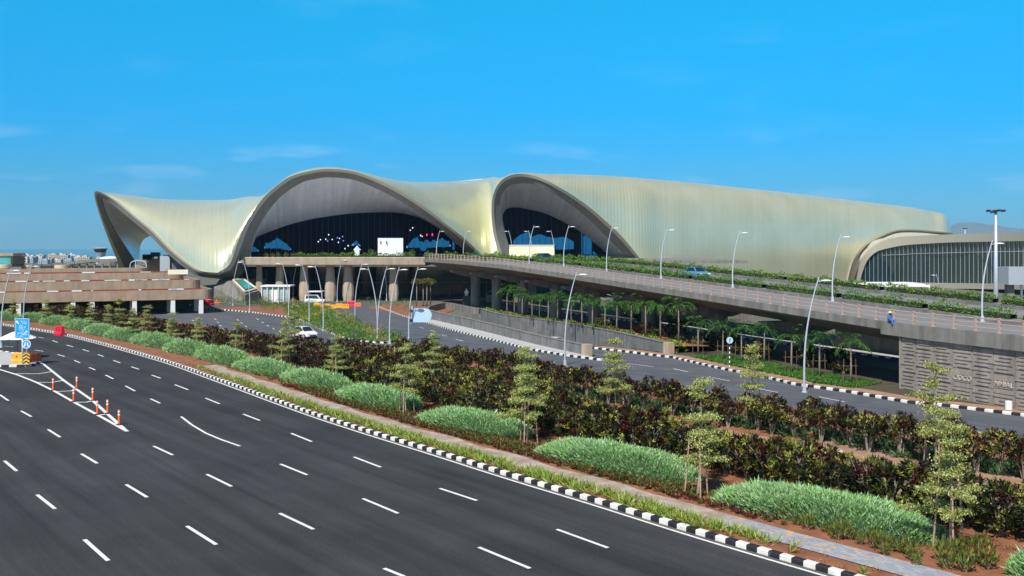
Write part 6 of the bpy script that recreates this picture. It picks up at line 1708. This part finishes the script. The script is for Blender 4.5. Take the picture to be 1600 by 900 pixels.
# ------------------------------------------------------------------ palms
pbark = mat('palm_bark', (.20, .165, .125), .9, var=.3, scale=7)
def palm_meshes(h, seed, fan=False):
    r_ = np.random.default_rng(seed); mb = MB()
    mb.tube([(0, 0, 0), (.03, .02, h * .4), (0, .03, h)], [.10, .085, .06] if not fan else [.12, .10, .09], 8)
    tr = mb.mesh('palm_trunk', True); tr.materials.append(pbark)
    B, D, S, LN = [], [], [], []
    nf = 12 if not fan else 24
    for k in range(nf):
        an = k / nf * math.tau + r_.uniform(-.3, .3); el = r_.uniform(.6, 1.4) if not fan else r_.uniform(.3, 1.3); Lf = r_.uniform(1.8, 2.4) if not fan else r_.uniform(.8, 1.1)
        ns = 20; drp = r_.uniform(2.2, 3.4) if not fan else .6
        p = np.array([0, 0, h + (.25 if not fan else 0)]); dv = np.array([math.cos(an) * math.cos(el), math.sin(an) * math.cos(el), math.sin(el)])
        for s_ in range(ns):
            dv = dv + np.array([0, 0, -drp / ns]); dv /= np.linalg.norm(dv); p = p + dv * Lf / ns
            sd_ = np.cross(dv, [0, 0, 1]); sd_ /= np.linalg.norm(sd_) + 1e-6
            f_ = math.sin((s_ + 1) / (ns + 1) * math.pi) ** .5
            if fan and s_ < 6: continue
            for q in (-1, 1):
                B.append(p); D.append(sd_ * q * .8 + dv * .6 + np.array([0, 0, -.55]) + r_.normal(0, .1, 3)); LN.append(.52 * f_ if not fan else .45)
    n = len(B); cols = [(.022, .09, .010), (.05, .16, .016), (.12, .18, .035)] if not fan else [(.16, .17, .03), (.24, .23, .06), (.08, .1, .02)]
    fr = leaf_mesh('palm_leaf', B, D, LN, np.full(n, .05 if not fan else .09), pick(cols, (3, 3, 1), n))
    return tr, fr
PV = [palm_meshes(3.15, 400 + i) for i in range(5)]; FV = palm_meshes(4.6, 420, True)
def palm(loc, sc, v, lab, grp):
    e = empty('palm_tree', loc, lab, 'palm tree', grp, rng.uniform(0, 6)); e.scale = (sc, sc, sc); link('trunk', v[0], None, e); link('crown', v[1], None, e)
for i, (x, y) in enumerate(((792, 492), (804, 492), (816, 496), (831, 499), (843, 498), (857, 504), (871, 501), (893, 509), (909, 510), (926, 513), (945, 515), (964, 518), (986, 517), (1009, 522), (1032, 527), (1060, 532))):
    p = P(x, y, (H - 1.1) * F / (y - HY + 1)); p.z = 1.0
    palm(p, rng.uniform(.95, 1.15), rng.choice(PV), 'feathery palm in the row above the underpass ramp wall', 'palms above the underpass ramp wall')
pwood = mat('dark_stake_wood', (.15, .085, .055), .9, var=.3, scale=5)
tl = ['palm just right of the end post of the long ramp wall', 'palm immediately left of the banded round sign', 'palm immediately right of the banded round sign', 'palm midway between the round sign and the tall lamp', 'palm just left of the tall lamp under the flyover', 'palm with a brown dead frond right of the tall lamp', 'rightmost palm beside the lettered buff wall, best lit']
for (x, y), lab in zip(((1091, 556), (1130, 564), (1158, 567), (1194, 569), (1237, 584), (1281, 591), (1329, 600)), tl):
    palm(G(x, y, .05), 0.98, rng.choice(PV), lab, 'palms along the ramp kerb under the flyover')
    f = empty('palm_stakes', G(x, y, .05), 'wooden stakes around the ' + lab, 'tree stakes', 'wooden palm stakes')
    for k in range(2): MB().tube([(.55 * (1 if k else -1), .2, 0), (.5 * (1 if k else -1), .2, 2.1)], .035, 6).build('stake', pwood, f)
    mb = MB(); mb.tube([(-.7, .2, 1.5), (.7, .2, 1.5)], .03, 5); mb.build('crossbar', pwood, f)
for x, y in ((651, 479), (661, 479), (667, 480), (673, 478)):
    palm(G(x, y), 1.0, FV, 'fan palm in the clump of four on the red soil mound beyond the pale board', 'clump of fan palms')
bed2 = MB()
planter([Vector((p.x, p.y, .75)) for p in offset(FW, .9)[4:]], .55, 1.1, 'low yellow green planting along the top of the long ramp wall', 60, .28, None, (2, 2, 3, 2, 1.4), 'wall_top_planting')
planter([Vector((p.x, p.y, .0)) for p in offset(FW, 1.6)[:5]], 1.0, 1.3, 'yellow green bush at the end post of the long ramp wall', 120, .25, None, (2, 2, 4, 2, .3), 'wall_end_bush')
# raised soil behind the ramp wall
mb = MB(); a, b2 = offset(FW, .17), offset(FW, 5.0)
mb.grid([[Vector((p.x, p.y, .85)), Vector((q.x, q.y, .7)), Vector((q.x + 1, q.y + 1, .04))] for p, q in zip(a, b2)]); o = mb.build('raised_bed', soil); o['kind'] = 'structure'
# bushes right of the service road in shade
for x, y in ((1005, 508), (1022, 512), (1060, 520), (1120, 540)):
    shrub(ROW1[7], G(x, y), 0, (1.2, 1.2, 1.0), 'dark shrub in deep shade beside the service road under the flyover', 'dark shrubs under the flyover')

for i in range(22):
    s_ = rng.uniform(4, 62); shrub(rng.choice(ROW1[:6]), DK(s_, rng.uniform(.6, 5.0)) * Vector((1, 1, 0)) + Vector((0, 0, .05)), rng.uniform(0, 6), (1.1, 1.1, rng.uniform(.5, .95)), 'dark shrub in shade behind the palms at the flyover edge', 'dark shrubs behind the ramp palms')

# ================================================================== AIR
hz_ = MB(); hz_.box((0, 7400, 205), (30000, 15400, 455))
hm = bpy.data.materials.new('haze_air'); hm.use_nodes = True; t = hm.node_tree
t.nodes.remove(t.nodes['Principled BSDF']); pv = t.nodes.new('ShaderNodeVolumePrincipled')
pv.inputs['Color'].default_value = (.38, .72, 1.0, 1); pv.inputs['Density'].default_value = .000065; pv.inputs['Anisotropy'].default_value = 0.0
t.links.new(pv.outputs[0], t.nodes['Material Output'].inputs['Volume'])
o = hz_.build('haze', hm); o['kind'] = 'stuff'; o['label'] = 'thin blue air veiling the far hills'
